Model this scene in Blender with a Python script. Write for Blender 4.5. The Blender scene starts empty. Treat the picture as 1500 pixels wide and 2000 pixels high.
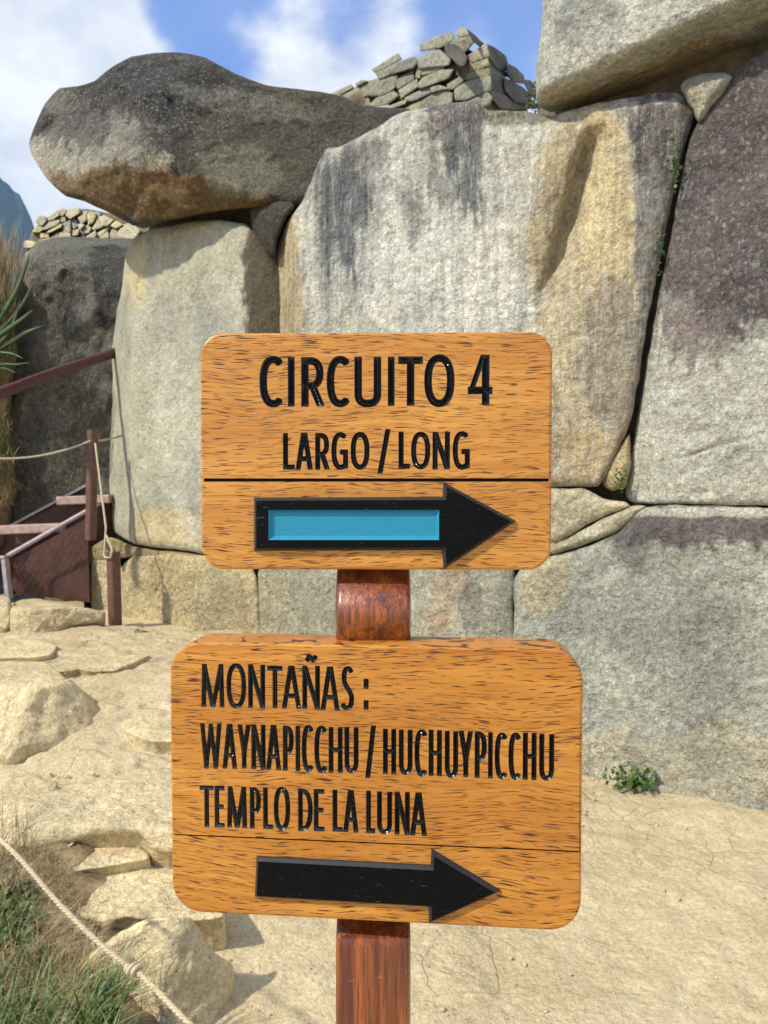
import bpy, math, random
import numpy as np
from mathutils import Vector, Matrix
HAZE = True
rnd = random.Random(7); rng = np.random.default_rng(11)
S = bpy.context.scene
COL = S.collection
# ------------------------------------------------------------------ camera, sky, sun, exposure
CAM = np.array([0.0, 0.0, 1.5]); PITCH = math.radians(1.72); F = 1500.0
cam_d = bpy.data.cameras.new('camera'); cam = bpy.data.objects.new('camera', cam_d); COL.objects.link(cam)
cam.location = CAM; cam.rotation_euler = (math.pi/2 - PITCH, 0, 0)
cam_d.sensor_fit = 'VERTICAL'; cam_d.sensor_height = 36; cam_d.lens = 36*F/2000
cam_d.clip_start = 0.05; cam_d.clip_end = 8000
cam_d.dof.use_dof = True; cam_d.dof.focus_distance = 0.573; cam_d.dof.aperture_fstop = 26
S.camera = cam
SUN = Vector((-0.62, -0.42, 0.70)).normalized()
EL = math.asin(SUN.z); AZ = math.atan2(SUN.x, SUN.y)
world = bpy.data.worlds.new('World'); S.world = world; world.use_nodes = True
sd = bpy.data.lights.new('sun', 'SUN'); so = bpy.data.objects.new('sun', sd); COL.objects.link(so)
sd.energy = 5.0; sd.angle = math.radians(1.5); sd.color = (1.0, 0.92, 0.76)
so.rotation_euler = SUN.to_track_quat('Z', 'Y').to_euler(); so.location = (0, 0, 20)
S.view_settings.view_transform = 'Standard'; S.view_settings.look = 'None'
S.view_settings.exposure = 0.18; S.view_settings.gamma = 1.0; S.view_settings.use_curve_mapping = False
S.render.engine = 'CYCLES'
S.cycles.use_denoising = True
S.cycles.max_bounces = 8; S.cycles.volume_bounces = 0

# ------------------------------------------------------------------ pixel rays (1500 x 2000 photograph) -> world
def rays(px, py):
    px = np.asarray(px, float); py = np.asarray(py, float)
    u = (px-750)/F; v = -(py-1000)/F; c, s = math.cos(PITCH), math.sin(PITCH)
    return np.stack([u, c + v*s, -s + v*c], -1)
def W(px, py, t): return CAM + rays(px, py)*np.asarray(t, float)[..., None]
def skydir(px, py):
    d = rays(px, py); return d/np.linalg.norm(d)

# ------------------------------------------------------------------ noise
_perm = rng.permutation(256); _perm = np.concatenate([_perm, _perm, _perm])
_g = rng.normal(size=(256, 3)); _g /= np.linalg.norm(_g, axis=1)[:, None]
def perlin(p):
    p = np.asarray(p, float); i = np.floor(p).astype(int); f = p-i; i &= 255
    u = f*f*f*(f*(f*6-15)+10); out = 0
    for dx in (0, 1):
        wx = u[..., 0] if dx else 1-u[..., 0]
        for dy in (0, 1):
            wy = u[..., 1] if dy else 1-u[..., 1]
            for dz in (0, 1):
                wz = u[..., 2] if dz else 1-u[..., 2]
                h = _perm[_perm[_perm[i[..., 0]+dx]+i[..., 1]+dy]+i[..., 2]+dz] & 255
                out = out + wx*wy*wz*np.sum(_g[h]*(f-np.array([dx, dy, dz])), -1)
    return out*1.6
def fbm(p, f, o=3, seed=0.0, gain=.5):
    p = np.asarray(p, float); r = 0; a = 1.0; n = 0
    for k in range(o):
        r = r + a*perlin(p*f+seed*7.31+k*13.7); n += a; f *= 2.03; a *= gain
    return r/n*1.3
def sstep(a, b, x): t = np.clip((x-a)/(b-a), 0, 1); return t*t*(3-2*t)

# ------------------------------------------------------------------ material helpers
class NT:
    def __init__(s, name, rough=.9, spec=.25):
        s.m = bpy.data.materials.new(name); s.m.use_nodes = True; s.t = s.m.node_tree
        s.b = s.t.nodes['Principled BSDF']; s.b.inputs['Roughness'].default_value = rough
        s.b.inputs['Specular IOR Level'].default_value = spec
    def n(s, typ, **kw):
        x = s.t.nodes.new(typ)
        for k, v in kw.items():
            if k[0] == '_': x.inputs[k[1:].replace('_', ' ')].default_value = v
            else: setattr(x, k, v)
        return x
    def l(s, a, b): s.t.links.new(a, b)
    def noise(s, vec, scale, detail=3, rough=.55, dist=0):
        x = s.n('ShaderNodeTexNoise', _Scale=scale, _Detail=detail, _Roughness=rough, _Distortion=dist)
        s.l(vec, x.inputs['Vector']); return x.outputs['Fac']
    def mapping(s, vec, scale=(1, 1, 1), rot=(0, 0, 0), loc=(0, 0, 0)):
        x = s.n('ShaderNodeMapping'); s.l(vec, x.inputs['Vector'])
        x.inputs['Scale'].default_value = scale; x.inputs['Rotation'].default_value = rot; x.inputs['Location'].default_value = loc
        return x.outputs[0]
    def ramp(s, fac, a, b, ca=0.0, cb=1.0):
        x = s.n('ShaderNodeMapRange'); s.l(fac, x.inputs[0])
        for i, v in zip((1, 2, 3, 4), (a, b, ca, cb)): x.inputs[i].default_value = v
        return x.outputs[0]
    def mix(s, fac, a, b, mode='MIX'):
        x = s.n('ShaderNodeMix', data_type='RGBA', blend_type=mode)
        for i, v in ((0, fac), (6, a), (7, b)):
            if hasattr(v, 'links') or hasattr(v, 'is_output'): s.l(v, x.inputs[i])
            else: x.inputs[i].default_value = (*v, 1) if isinstance(v, tuple) and len(v) == 3 else v
        return x.outputs[2]
    def math(s, op, a, b=0.0):
        x = s.n('ShaderNodeMath', operation=op)
        for i, v in ((0, a), (1, b)):
            if hasattr(v, 'is_output'): s.l(v, x.inputs[i])
            else: x.inputs[i].default_value = v
        return x.outputs[0]
    def bump(s, h, dist, strength=1.0, prev=None):
        x = s.n('ShaderNodeBump', _Strength=strength, _Distance=dist); s.l(h, x.inputs['Height'])
        if prev: s.l(prev, x.inputs['Normal'])
        return x.outputs[0]
    def out(s, col=None, nor=None, rough=None):
        if col is not None: s.l(col, s.b.inputs['Base Color'])
        if nor is not None: s.l(nor, s.b.inputs['Normal'])
        if rough is not None: s.l(rough, s.b.inputs['Roughness'])
        return s.m

def mat_stone(name, speck=.5, grain=90, coarse=1.0, streak=0.0):
    """granite: base colour comes from the 'tone' attribute (mineral, lichen and painted-shade zones), grain and pits from noise"""
    s = NT(name, .88, .2); P = s.n('ShaderNodeNewGeometry').outputs['Position']
    at = s.mix(1.0, s.n('ShaderNodeAttribute', attribute_name='tone').outputs['Color'], (1.28, 1.27, 1.19), 'MULTIPLY')
    li = s.n('ShaderNodeAttribute', attribute_name='lichen').outputs['Fac']
    n1 = s.noise(P, 6, 5, .6); n2 = s.noise(P, grain, 4, .65); n3 = s.noise(P, 26, 4, .6)
    c = s.mix(s.ramp(n1, .3, .72, 0, .30), at, s.mix(1.0, at, (.62, .54, .40), 'MULTIPLY'))
    c = s.mix(1.0, c, s.mix(s.ramp(s.noise(P, 2.4, 5, .62), .34, .66), (.80, .80, .82), (1.14, 1.13, 1.10)), 'MULTIPLY')
    c = s.mix(1.0, c, s.mix(s.ramp(n3, .33, .67), (1-speck*.5,)*3, (1+speck*.38,)*3), 'MULTIPLY')
    c = s.mix(1.0, c, s.mix(s.ramp(n2, .34, .66), (1-speck*.62,)*3, (1+speck*.42,)*3), 'MULTIPLY')
    pit = s.ramp(s.noise(s.mapping(P, loc=(9, 2, 4)), 130, 2, .5), .66, .73)
    c = s.mix(s.math('MULTIPLY', pit, .55), c, (.05, .05, .048))
    m4 = s.noise(s.mapping(P, loc=(1, 8, 5)), 48, 5, .7, .6)
    c = s.mix(s.ramp(m4, .50, .64, 0, .5*speck+.12), c, s.mix(1.0, c, (.42, .42, .43), 'MULTIPLY'))
    c = s.mix(s.ramp(m4, .49, .36, 0, .35*speck+.1), c, s.mix(1.0, c, (1.55, 1.53, 1.46), 'MULTIPLY'))
    if streak:
        sk = s.noise(s.mapping(P, (24, 24, 1.7)), 1.0, 5, .68, .2); sk2 = s.noise(s.mapping(P, (70, 70, 6), loc=(3, 0, 0)), 1.0, 4, .7)
        c = s.mix(s.ramp(sk, .47, .62, 0, streak), c, s.mix(1.0, c, (.40, .42, .45), 'MULTIPLY'))
        c = s.mix(s.ramp(sk2, .46, .36, 0, streak*.7), c, (.62, .62, .58))
    # pale lichen spots and dark lichen dots
    v = s.n('ShaderNodeTexVoronoi', _Scale=34.0, _Randomness=1.0); s.l(s.mix(.06, P, s.n('ShaderNodeTexNoise', _Scale=30.0).outputs['Color']), v.inputs['Vector'])
    vs = s.n('ShaderNodeSeparateColor'); s.l(v.outputs['Color'], vs.inputs[0])
    rad = s.math('MULTIPLY', vs.outputs[0], .34)
    spot = s.ramp(s.math('SUBTRACT', rad, v.outputs['Distance']), -.05, .06)
    c = s.mix(s.math('MULTIPLY', s.math('MULTIPLY', spot, li), .5), c, (.36, .36, .33))
    fl = s.ramp(s.noise(s.mapping(P, (1, 1, .6), loc=(2, 7, 3)), 62, 3, .6), .585, .68)
    c = s.mix(s.math('MULTIPLY', s.math('MULTIPLY', fl, li), .62), c, (.36, .35, .32))
    fl2 = s.ramp(s.noise(s.mapping(P, loc=(8, 7, 3)), 17, 4, .65), .56, .70)
    c = s.mix(s.math('MULTIPLY', s.math('MULTIPLY', fl2, li), .40), c, (.30, .29, .26))
    dots = s.ramp(s.noise(s.mapping(P, loc=(5, 3, 1)), 38, 3, .6), .64, .72)
    c = s.mix(s.math('MULTIPLY', dots, .45), c, (.07, .07, .065))
    h = s.math('ADD', s.math('ADD', s.math('MULTIPLY', n2, .35), n3), s.math('MULTIPLY', m4, .6))
    nb = s.bump(h, .026*coarse, 1.0, s.bump(n1, .06*coarse, .9))
    return s.out(c, nb, s.ramp(n2, 0, 1, .75, .98))

def mat_plain(name, col, rough=.8, spec=.3, var=.25, scale=30, bump=.002, col2=None, metallic=0):
    s = NT(name, rough, spec); P = s.n('ShaderNodeTexCoord').outputs['Object']
    n = s.noise(P, scale, 4, .6)
    c2 = col2 or tuple(min(1, x*(1+var)) for x in col)
    c = s.mix(s.ramp(n, .3, .7), tuple(x*(1-var) for x in col), c2)
    s.b.inputs['Metallic'].default_value = metallic
    return s.out(c, s.bump(n, bump, .7))

def mat_boardwood():
    s = NT('varnished_golden_wood', .42, .4); P = s.n('ShaderNodeTexCoord').outputs['Object']
    oi = s.n('ShaderNodeObjectInfo').outputs['Random']
    off = s.n('ShaderNodeCombineXYZ'); s.l(s.math('MULTIPLY', oi, 3.0), off.inputs[2]); s.l(s.math('MULTIPLY', oi, 1.7), off.inputs[0])
    va = s.n('ShaderNodeVectorMath', operation='ADD'); s.l(P, va.inputs[0]); s.l(off.outputs[0], va.inputs[1]); P = va.outputs[0]
    # slow waviness of the fibre direction
    w = s.n('ShaderNodeTexNoise', _Scale=9.0, _Detail=2.0); s.l(s.mapping(P, (1, 1, 1.6)), w.inputs['Vector'])
    sub = s.n('ShaderNodeVectorMath', operation='MULTIPLY_ADD'); s.l(w.outputs['Color'], sub.inputs[0])
    sub.inputs[1].default_value = (0, 0, .022); s.l(P, sub.inputs[2]); Q = sub.outputs[0]
    pore = s.noise(s.mapping(Q, (60, 60, 1150)), 1.0, 1.4, .5)
    pore2 = s.noise(s.mapping(Q, (38, 38, 900), loc=(3, 1, 7)), 1.0, 1.5, .5)
    dens = s.noise(s.mapping(Q, (7, 7, 30)), 1.0, 3, .6)
    th = s.ramp(dens, .28, .72, .635, .555)
    k = s.ramp(s.math('SUBTRACT', pore, th), 0.0, .035)
    k2 = s.math('MULTIPLY', s.ramp(s.math('SUBTRACT', pore2, s.math('ADD', th, .02)), 0, .05), .38)
    kk = s.math('MAXIMUM', k, k2)
    fib = s.noise(s.mapping(Q, (9, 9, 240)), 1.0, 4, .6)
    big = s.noise(s.mapping(P, (5, 5, 16), loc=(2, 0, 0)), 1.0, 3, .55)
    c = s.mix(s.ramp(fib, .3, .7), (.48, .19, .026), (.74, .375, .078))
    c = s.mix(s.ramp(big, .3, .72, 0, .75), c, (.40, .140, .018))
    c = s.mix(s.math('MULTIPLY', s.ramp(oi, 0, 1, .0, .0), 1.0), c, c)
    c = s.mix(s.math('MULTIPLY', kk, .95), c, (.075, .020, .005))
    c = s.mix(1.0, c, s.n('ShaderNodeObjectInfo').outputs['Color'], 'MULTIPLY')
    h = s.math('SUBTRACT', s.math('MULTIPLY', fib, .35), kk)
    s.b.inputs['Coat Weight'].default_value = .12; s.b.inputs['Coat Roughness'].default_value = .3
    return s.out(c, s.bump(h, .00035, .8), s.ramp(fib, .3, .7, .36, .52))

def mat_postwood():
    s = NT('varnished_mahogany', .3, .5); P = s.n('ShaderNodeTexCoord').outputs['Object']
    f = s.noise(s.mapping(P, (300, 300, 9)), 1.0, 4, .6); g = s.noise(s.mapping(P, (70, 70, 5)), 1.0, 3, .5)
    p = s.noise(s.mapping(P, (900, 900, 40)), 1.0, 2, .5); w = s.noise(s.mapping(P, (34, 34, 60), loc=(0, 3, 0)), 1.0, 3, .7)
    c = s.mix(s.ramp(g, .32, .68), (.11, .018, .006), (.44, .115, .018))
    c = s.mix(s.ramp(f, .38, .62, 0, .85), c, (.065, .011, .005))
    c = s.mix(s.ramp(p, .58, .68, 0, .75), c, (.035, .008, .004))
    wear = s.ramp(w, .68, .76, 0, .35); c = s.mix(wear, c, (.40, .32, .27))
    s.b.inputs['Coat Weight'].default_value = .75; s.b.inputs['Coat Roughness'].default_value = .2
    return s.out(c, s.bump(s.math('SUBTRACT', f, p), .0005, .7), s.ramp(f, .3, .7, .3, .5))

def mat_blackpaint(name, col, rough, scratch=.35):
    s = NT(name, rough, .5); P = s.n('ShaderNodeTexCoord').outputs['Object']
    f = s.noise(s.mapping(P, (60, 60, 700)), 1.0, 4, .6); d = s.noise(s.mapping(P, (120, 120, 900), loc=(1, 2, 3)), 1.0, 3, .6)
    lump = s.noise(P, 420, 3, .6)
    k = s.math('MULTIPLY', s.ramp(d, .66, .74), scratch)
    c = s.mix(k, col, tuple(min(1, x*.6+.14) for x in col))
    return s.out(c, s.bump(s.math('ADD', f, s.math('MULTIPLY', lump, .5)), .0006, .5), s.ramp(f, .3, .7, rough*.8, rough*1.3))

M = {}
M['stone'] = mat_stone('weathered_granite')
M['stone_streak'] = mat_stone('run_off_streaked_granite', .5, 100, .9, .5)
M['stone_fine'] = mat_stone('smooth_granite', .34, 110, .7)
M['stone_rough'] = mat_stone('coarse_granite', .55, 60, 1.3)
M['wood'] = mat_boardwood(); M['post'] = mat_postwood()
M['black'] = mat_plain('black_gloss_paint', (.0028, .003, .0034), .4, .12, .2, 60, .00005)
M['black'].node_tree.nodes['Principled BSDF'].inputs['Coat Roughness'].default_value = .2
M['black_matt'] = mat_blackpaint('black_worn_paint', (.0028, .0032, .0035), .5, .5)
M['black'].node_tree.nodes['Principled BSDF'].inputs['Coat IOR'].default_value = 1.5
M['black_edge'] = mat_blackpaint('sheen_black_edge', (.016, .018, .020), .5, .8)  # paler black that paints sky sheen onto the arrow bevels
M['black'].node_tree.nodes['Principled BSDF'].inputs['Coat Weight'].default_value = 1.0
M['black_matt'].node_tree.nodes['Principled BSDF'].inputs['Specular IOR Level'].default_value = .10
M['blue'] = mat_blackpaint('turquoise_paint', (.010, .235, .37), .45, .45)
M['groove'] = mat_plain('dark_groove', (.015, .008, .005), .6)
M['rust'] = mat_plain('red_brown_painted_steel', (.085, .032, .018), .5, .4, .35, 14)
M['rust_edge'] = mat_plain('pale_flange_steel', (.42, .36, .37), .5, .4, .2, 20)
M['rail'] = mat_plain('maroon_painted_tube', (.07, .016, .018), .35, .5, .2, 10)
M['tread'] = mat_plain('weathered_tread_timber', (.42, .30, .26), .8, .2, .3, 25)
M['pole'] = mat_plain('brown_painted_steel', (.13, .062, .045), .45, .4, .3, 20)
M['wire'] = mat_plain('galvanised_wire', (.12, .075, .05), .6, .4, .2, 20)
M['rope'] = mat_plain('sisal_rope', (.56, .47, .31), .9, .1, .3, 400, .0008)
M['twine'] = mat_plain('thin_pale_rope', (.50, .43, .32), .9, .1, .25, 150, .0005)
M['fibre'] = mat_plain('rope_fibre', (.60, .52, .36), .9, .1, .2, 60)

def mat_leaf(name, c1, c2, rough=.5):
    s = NT(name, rough, .35); P = s.n('ShaderNodeNewGeometry').outputs['Position']
    at = s.n('ShaderNodeAttribute', attribute_name='tint').outputs['Fac']
    n = s.noise(P, 18, 3, .6)
    c = s.mix(at, c1, c2); c = s.mix(1.0, c, s.mix(n, (.6, .6, .6), (1.4, 1.4, 1.4)), 'MULTIPLY')
    s.b.inputs['Subsurface Weight'].default_value = 0
    return s.out(c)
M['grass'] = mat_leaf('green_grass_blade', (.035, .075, .018), (.20, .26, .07))
M['dry'] = mat_leaf('dry_grass_blade', (.20, .135, .055), (.50, .40, .22), .8)
M['leaf'] = mat_leaf('green_leaf', (.035, .085, .022), (.13, .20, .05))
M['agave'] = mat_leaf('broad_blade_leaf', (.028, .055, .018), (.10, .15, .055), .4)

def mat_ground():
    s = NT('trodden_sandy_earth', .95, .1); P = s.n('ShaderNodeNewGeometry').outputs['Position']
    n1 = s.noise(P, 1.6, 4, .6); n2 = s.noise(P, 60, 5, .7); n3 = s.noise(P, 9, 5, .65)
    c = s.mix(s.ramp(n1, .35, .65), (.52, .42, .255), (.63, .53, .345))
    c = s.mix(s.ramp(n3, .40, .7, 0, .5), c, (.40, .315, .19))
    c = s.mix(1.0, c, s.mix(s.ramp(n2, .3, .7), (.72, .72, .71), (1.20, 1.20, 1.19)), 'MULTIPLY')
    gvl = s.noise(s.mapping(P, loc=(3, 3, 3)), 150, 3, .6); c = s.mix(s.ramp(gvl, .60, .68, 0, .5), c, (.30, .235, .14)); c = s.mix(s.ramp(gvl, .36, .28, 0, .5), c, (.76, .68, .50))
    # dried mud polygons, only in patches
    wv = s.n('ShaderNodeTexNoise', _Scale=5.0, _Detail=3.0); s.l(P, wv.inputs['Vector'])
    pv = s.mix(.10, P, wv.outputs['Color'])
    v = s.n('ShaderNodeTexVoronoi', feature='DISTANCE_TO_EDGE', _Scale=4.2); s.l(pv, v.inputs['Vector'])
    v2 = s.n('ShaderNodeTexVoronoi', feature='DISTANCE_TO_EDGE', _Scale=11.0); s.l(pv, v2.inputs['Vector'])
    crack = s.ramp(v.outputs['Distance'], .0, .020, 1, 0); crack2 = s.ramp(v2.outputs['Distance'], 0, .02, .35, 0)
    patch = s.ramp(s.noise(s.mapping(P, loc=(4, 1, 0)), 1.1, 2), .42, .6)
    cr = s.math('MULTIPLY', s.math('MAXIMUM', crack, crack2), patch)
    c = s.mix(s.math('MULTIPLY', cr, .45), c, (.30, .22, .12))
    h = s.math('SUBTRACT', s.math('MULTIPLY', n2, .5), s.math('MULTIPLY', cr, .5))
    nb = s.bump(s.math('ADD', h, s.math('MULTIPLY', gvl, .4)), .009, .8, s.bump(n3, .035, .8))
    return s.out(c, nb)
M['ground'] = mat_ground()
M['soil'] = mat_plain('dark_root_soil', (.26, .195, .11), .95, .1, .5, 12, .03)
M['core'] = mat_plain('mud_gap_backing', (.15, .125, .085), .95, .1, .4, 8, .02)
M['mount'] = mat_plain('forested_slope', (.018, .04, .03), .95, .1, .6, .03, 12.0)
M['pebble'] = mat_plain('pale_pebble', (.50, .42, .30), .9, .2, .35, 40, .002)

# ------------------------------------------------------------------ world: Nishita sky with broken cloud
def build_world():
    t = world.node_tree; N = t.nodes; L = t.links; N.clear()
    def n(typ, **kw):
        x = N.new(typ)
        for k, v in kw.items():
            if k[0] == '_': x.inputs[k[1:].replace('_', ' ')].default_value = v
            else: setattr(x, k, v)
        return x
    def mth(op, a, b=0.0):
        x = n('ShaderNodeMath', operation=op)
        for i, v in ((0, a), (1, b)):
            if hasattr(v, 'is_output'): L.new(v, x.inputs[i])
            else: x.inputs[i].default_value = v
        return x.outputs[0]
    def rmp(f, a, b, c=0., d=1., sm=False):
        x = n('ShaderNodeMapRange'); L.new(f, x.inputs[0])
        if sm: x.interpolation_type = 'SMOOTHSTEP'
        for i, v in zip((1, 2, 3, 4), (a, b, c, d)): x.inputs[i].default_value = v
        return x.outputs[0]
    sky = n('ShaderNodeTexSky', sky_type='NISHITA', sun_disc=False, sun_elevation=EL, sun_rotation=AZ, altitude=2400, air_density=1.0, dust_density=.6, ozone_density=2.0)
    tc = n('ShaderNodeTexCoord').outputs['Generated']
    mp = n('ShaderNodeMapping'); L.new(tc, mp.inputs[0]); mp.inputs['Scale'].default_value = (1, 1, 1.5)
    n1 = n('ShaderNodeTexNoise', _Scale=3.2, _Detail=7.0, _Roughness=.52, _Distortion=.25); L.new(mp.outputs[0], n1.inputs['Vector'])
    n2 = n('ShaderNodeTexNoise', _Scale=7.0, _Detail=6.0, _Roughness=.55); L.new(mp.outputs[0], n2.inputs['Vector'])
    cov = n1.outputs['Fac']
    # where breaks and banks of this particular sky lie (directions)
    for (px, py, rad, amt) in ((490, 70, .16, -.52), (420, 40, .10, -.22), (300, 40, .16, .25), (1000, 60, .12, -.30), (410, 10, .08, -.16), (900, 0, .16, -.14), (180, 150, .30, .26), (60, 330, .3, .2), (780, 130, .20, .20), (1030, 150, .10, .25), (720, 90, .14, .22)):
        d = skydir(px, py)
        dp = n('ShaderNodeVectorMath', operation='DOT_PRODUCT'); nm = n('ShaderNodeVectorMath', operation='NORMALIZE'); L.new(tc, nm.inputs[0])
        L.new(nm.outputs[0], dp.inputs[0]); dp.inputs[1].default_value = tuple(d)
        cov = mth('ADD', cov, rmp(dp.outputs['Value'], math.cos(rad*1.25), 1.0, 0, amt, True))
    cov = mth('ADD', cov, mth('MULTIPLY', mth('SUBTRACT', n2.outputs['Fac'], .5), .35))
    mask = rmp(cov, .36, .56, .16, 1, True)
    thick = rmp(n2.outputs['Fac'], .35, .65)
    cc = n('ShaderNodeMix', data_type='RGBA'); L.new(thick, cc.inputs[0]); cc.inputs[6].default_value = (4.3, 4.7, 5.4, 1); cc.inputs[7].default_value = (7.6, 7.7, 7.8, 1)
    blue = n('ShaderNodeMix', data_type='RGBA', blend_type='MULTIPLY'); blue.inputs[0].default_value = 1; L.new(sky.outputs[0], blue.inputs[6]); blue.inputs[7].default_value = (.95, 1.4, 2.1, 1)
    mx = n('ShaderNodeMix', data_type='RGBA'); L.new(mask, mx.inputs[0]); L.new(blue.outputs[2], mx.inputs[6]); L.new(cc.outputs[2], mx.inputs[7])
    bg = n('ShaderNodeBackground', _Strength=.135); L.new(mx.outputs[2], bg.inputs[0])
    o = n('ShaderNodeOutputWorld'); L.new(bg.outputs[0], o.inputs[0])
build_world()

# ------------------------------------------------------------------ object helpers
def tag(o, label=None, cat=None, group=None, kind=None):
    if label: o['label'] = label
    if cat: o['category'] = cat
    if group: o['group'] = group
    if kind: o['kind'] = kind
    return o
def mesh_obj(name, V, Fc, mat, parent=None, origin=None, smooth=True, attrs=None):
    V = np.asarray(V, float)
    o0 = np.array(origin if origin is not None else (0, 0, 0), float)
    me = bpy.data.meshes.new(name)
    if isinstance(Fc, np.ndarray):
        k = Fc.shape[1]; nf = len(Fc)
        me.vertices.add(len(V)); me.vertices.foreach_set('co', (V-o0).astype(np.float32).ravel())
        me.loops.add(nf*k); me.loops.foreach_set('vertex_index', Fc.astype(np.int32).ravel())
        me.polygons.add(nf); me.polygons.foreach_set('loop_start', np.arange(0, nf*k, k, dtype=np.int32))
        me.update(calc_edges=True)
    else:
        me.from_pydata([tuple(v) for v in V-o0], [], [tuple(f) for f in Fc])
    me.validate()
    if smooth: me.polygons.foreach_set('use_smooth', [True]*len(me.polygons))
    me.materials.append(mat)
    for an, (ty, data) in (attrs or {}).items():
        a = me.attributes.new(an, ty, 'POINT')
        if ty == 'FLOAT': a.data.foreach_set('value', np.asarray(data, np.float32).ravel())
        else: a.data.foreach_set('color', np.asarray(data, np.float32).ravel())
    o = bpy.data.objects.new(name, me); COL.objects.link(o)
    if parent is not None:
        o.parent = parent
        par = Vector((0, 0, 0)); p = parent
        while p is not None: par += p.location; p = p.parent
        o.location = Vector(o0)-par
    else: o.location = o0
    return o
def empty(name, loc, label, cat, group=None):
    o = bpy.data.objects.new(name, None); COL.objects.link(o); o.location = tuple(loc); o.empty_display_size = .1
    return tag(o, label, cat, group)

def catmull(P, n, closed=True, sharp=.5):
    P = np.asarray(P, float); k = len(P); segs = []
    L = np.linalg.norm(np.roll(P, -1, 0)-P, axis=1); tot = L.sum()
    for i in range(k):
        p0, p1, p2, p3 = P[(i-1) % k], P[i], P[(i+1) % k], P[(i+2) % k]
        m = max(2, int(round(n*L[i]/tot))); t = np.linspace(0, 1, m, endpoint=False)[:, None]
        sc = min(L[i], 1e9)
        def tang(a, b, c):
            d1 = np.linalg.norm(b-a)+1e-9; d2 = np.linalg.norm(c-b)+1e-9
            v = ((b-a)/d1+(c-b)/d2)*.5; return v*min(d1, d2, sc)
        m1 = tang(p0, p1, p2)*sharp*1.6; m2 = tang(p1, p2, p3)*sharp*1.6
        h = (2*t**3-3*t**2+1)*p1+(t**3-2*t**2+t)*m1+(-2*t**3+3*t**2)*p2+(t**3-t**2)*m2
        segs.append(h)
    return np.concatenate(segs)
# facets: planes (n, d) with n.x = d
def pl3(a, b, c):
    A, B, C = (W(p[0], p[1], p[2]) for p in (a, b, c)); n = np.cross(B-A, C-A); n = n/np.linalg.norm(n); n = n*(1 if n@rays(a[0], a[1]) > 0 else -1); return n, n@A
def wall(off=0.0, lean=0.0, yaw=0.0, at=None):
    """the oblique wall plane; lean>0 leans back with height; yaw turns it about the pixel column at"""
    n = np.array([.68, 1.0, -lean]); d = 4.74+off
    if yaw:
        px = at; u = (px-750)/F; Y = d/(1+.68*u); X = u*Y
        c, s = math.cos(yaw), math.sin(yaw); n = np.array([n[0]*c-n[1]*s, n[0]*s+n[1]*c, -lean]); d = n[0]*X+n[1]*Y
    return n, d
def flat(z, tx=0., ty=0.): return np.array([-tx, -ty, 1.0]), z
def hit(fac, px, py, k=.03):
    D = rays(px, py); ts = []
    for n, d in fac:
        q = D@n; t = (d-CAM@n)/np.where(np.abs(q) < 1e-6, 1e-6, q); ts.append(np.clip(np.where(t < 0, 0, t), 0, 60))
    ts = np.array(ts); m = ts.max(0); return m+k*np.log(np.exp((ts-m)/k).sum(0))
def seg_dist(P, Q):
    """distance of points P to closed polyline Q (2D)"""
    A = Q; B = np.roll(Q, -1, 0); out = np.full(len(P), 1e9); ab = B-A; l2 = (ab**2).sum(1)+1e-9
    for s in range(0, len(P), 4000):
        p = P[s:s+4000, None, :]; t = np.clip(((p-A)*ab).sum(2)/l2, 0, 1)
        out[s:s+4000] = np.sqrt((((A+t[..., None]*ab)-p)**2).sum(2).min(1))
    return out

def blob(x, y, b):
    px, py, rx, ry = b[:4]; a = math.radians(b[4]) if len(b) > 4 else 0
    dx, dy = x-px, y-py; c, s = math.cos(a), math.sin(a)
    return 1-np.sqrt(((dx*c+dy*s)/rx)**2+((-dx*s+dy*c)/ry)**2)

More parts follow.
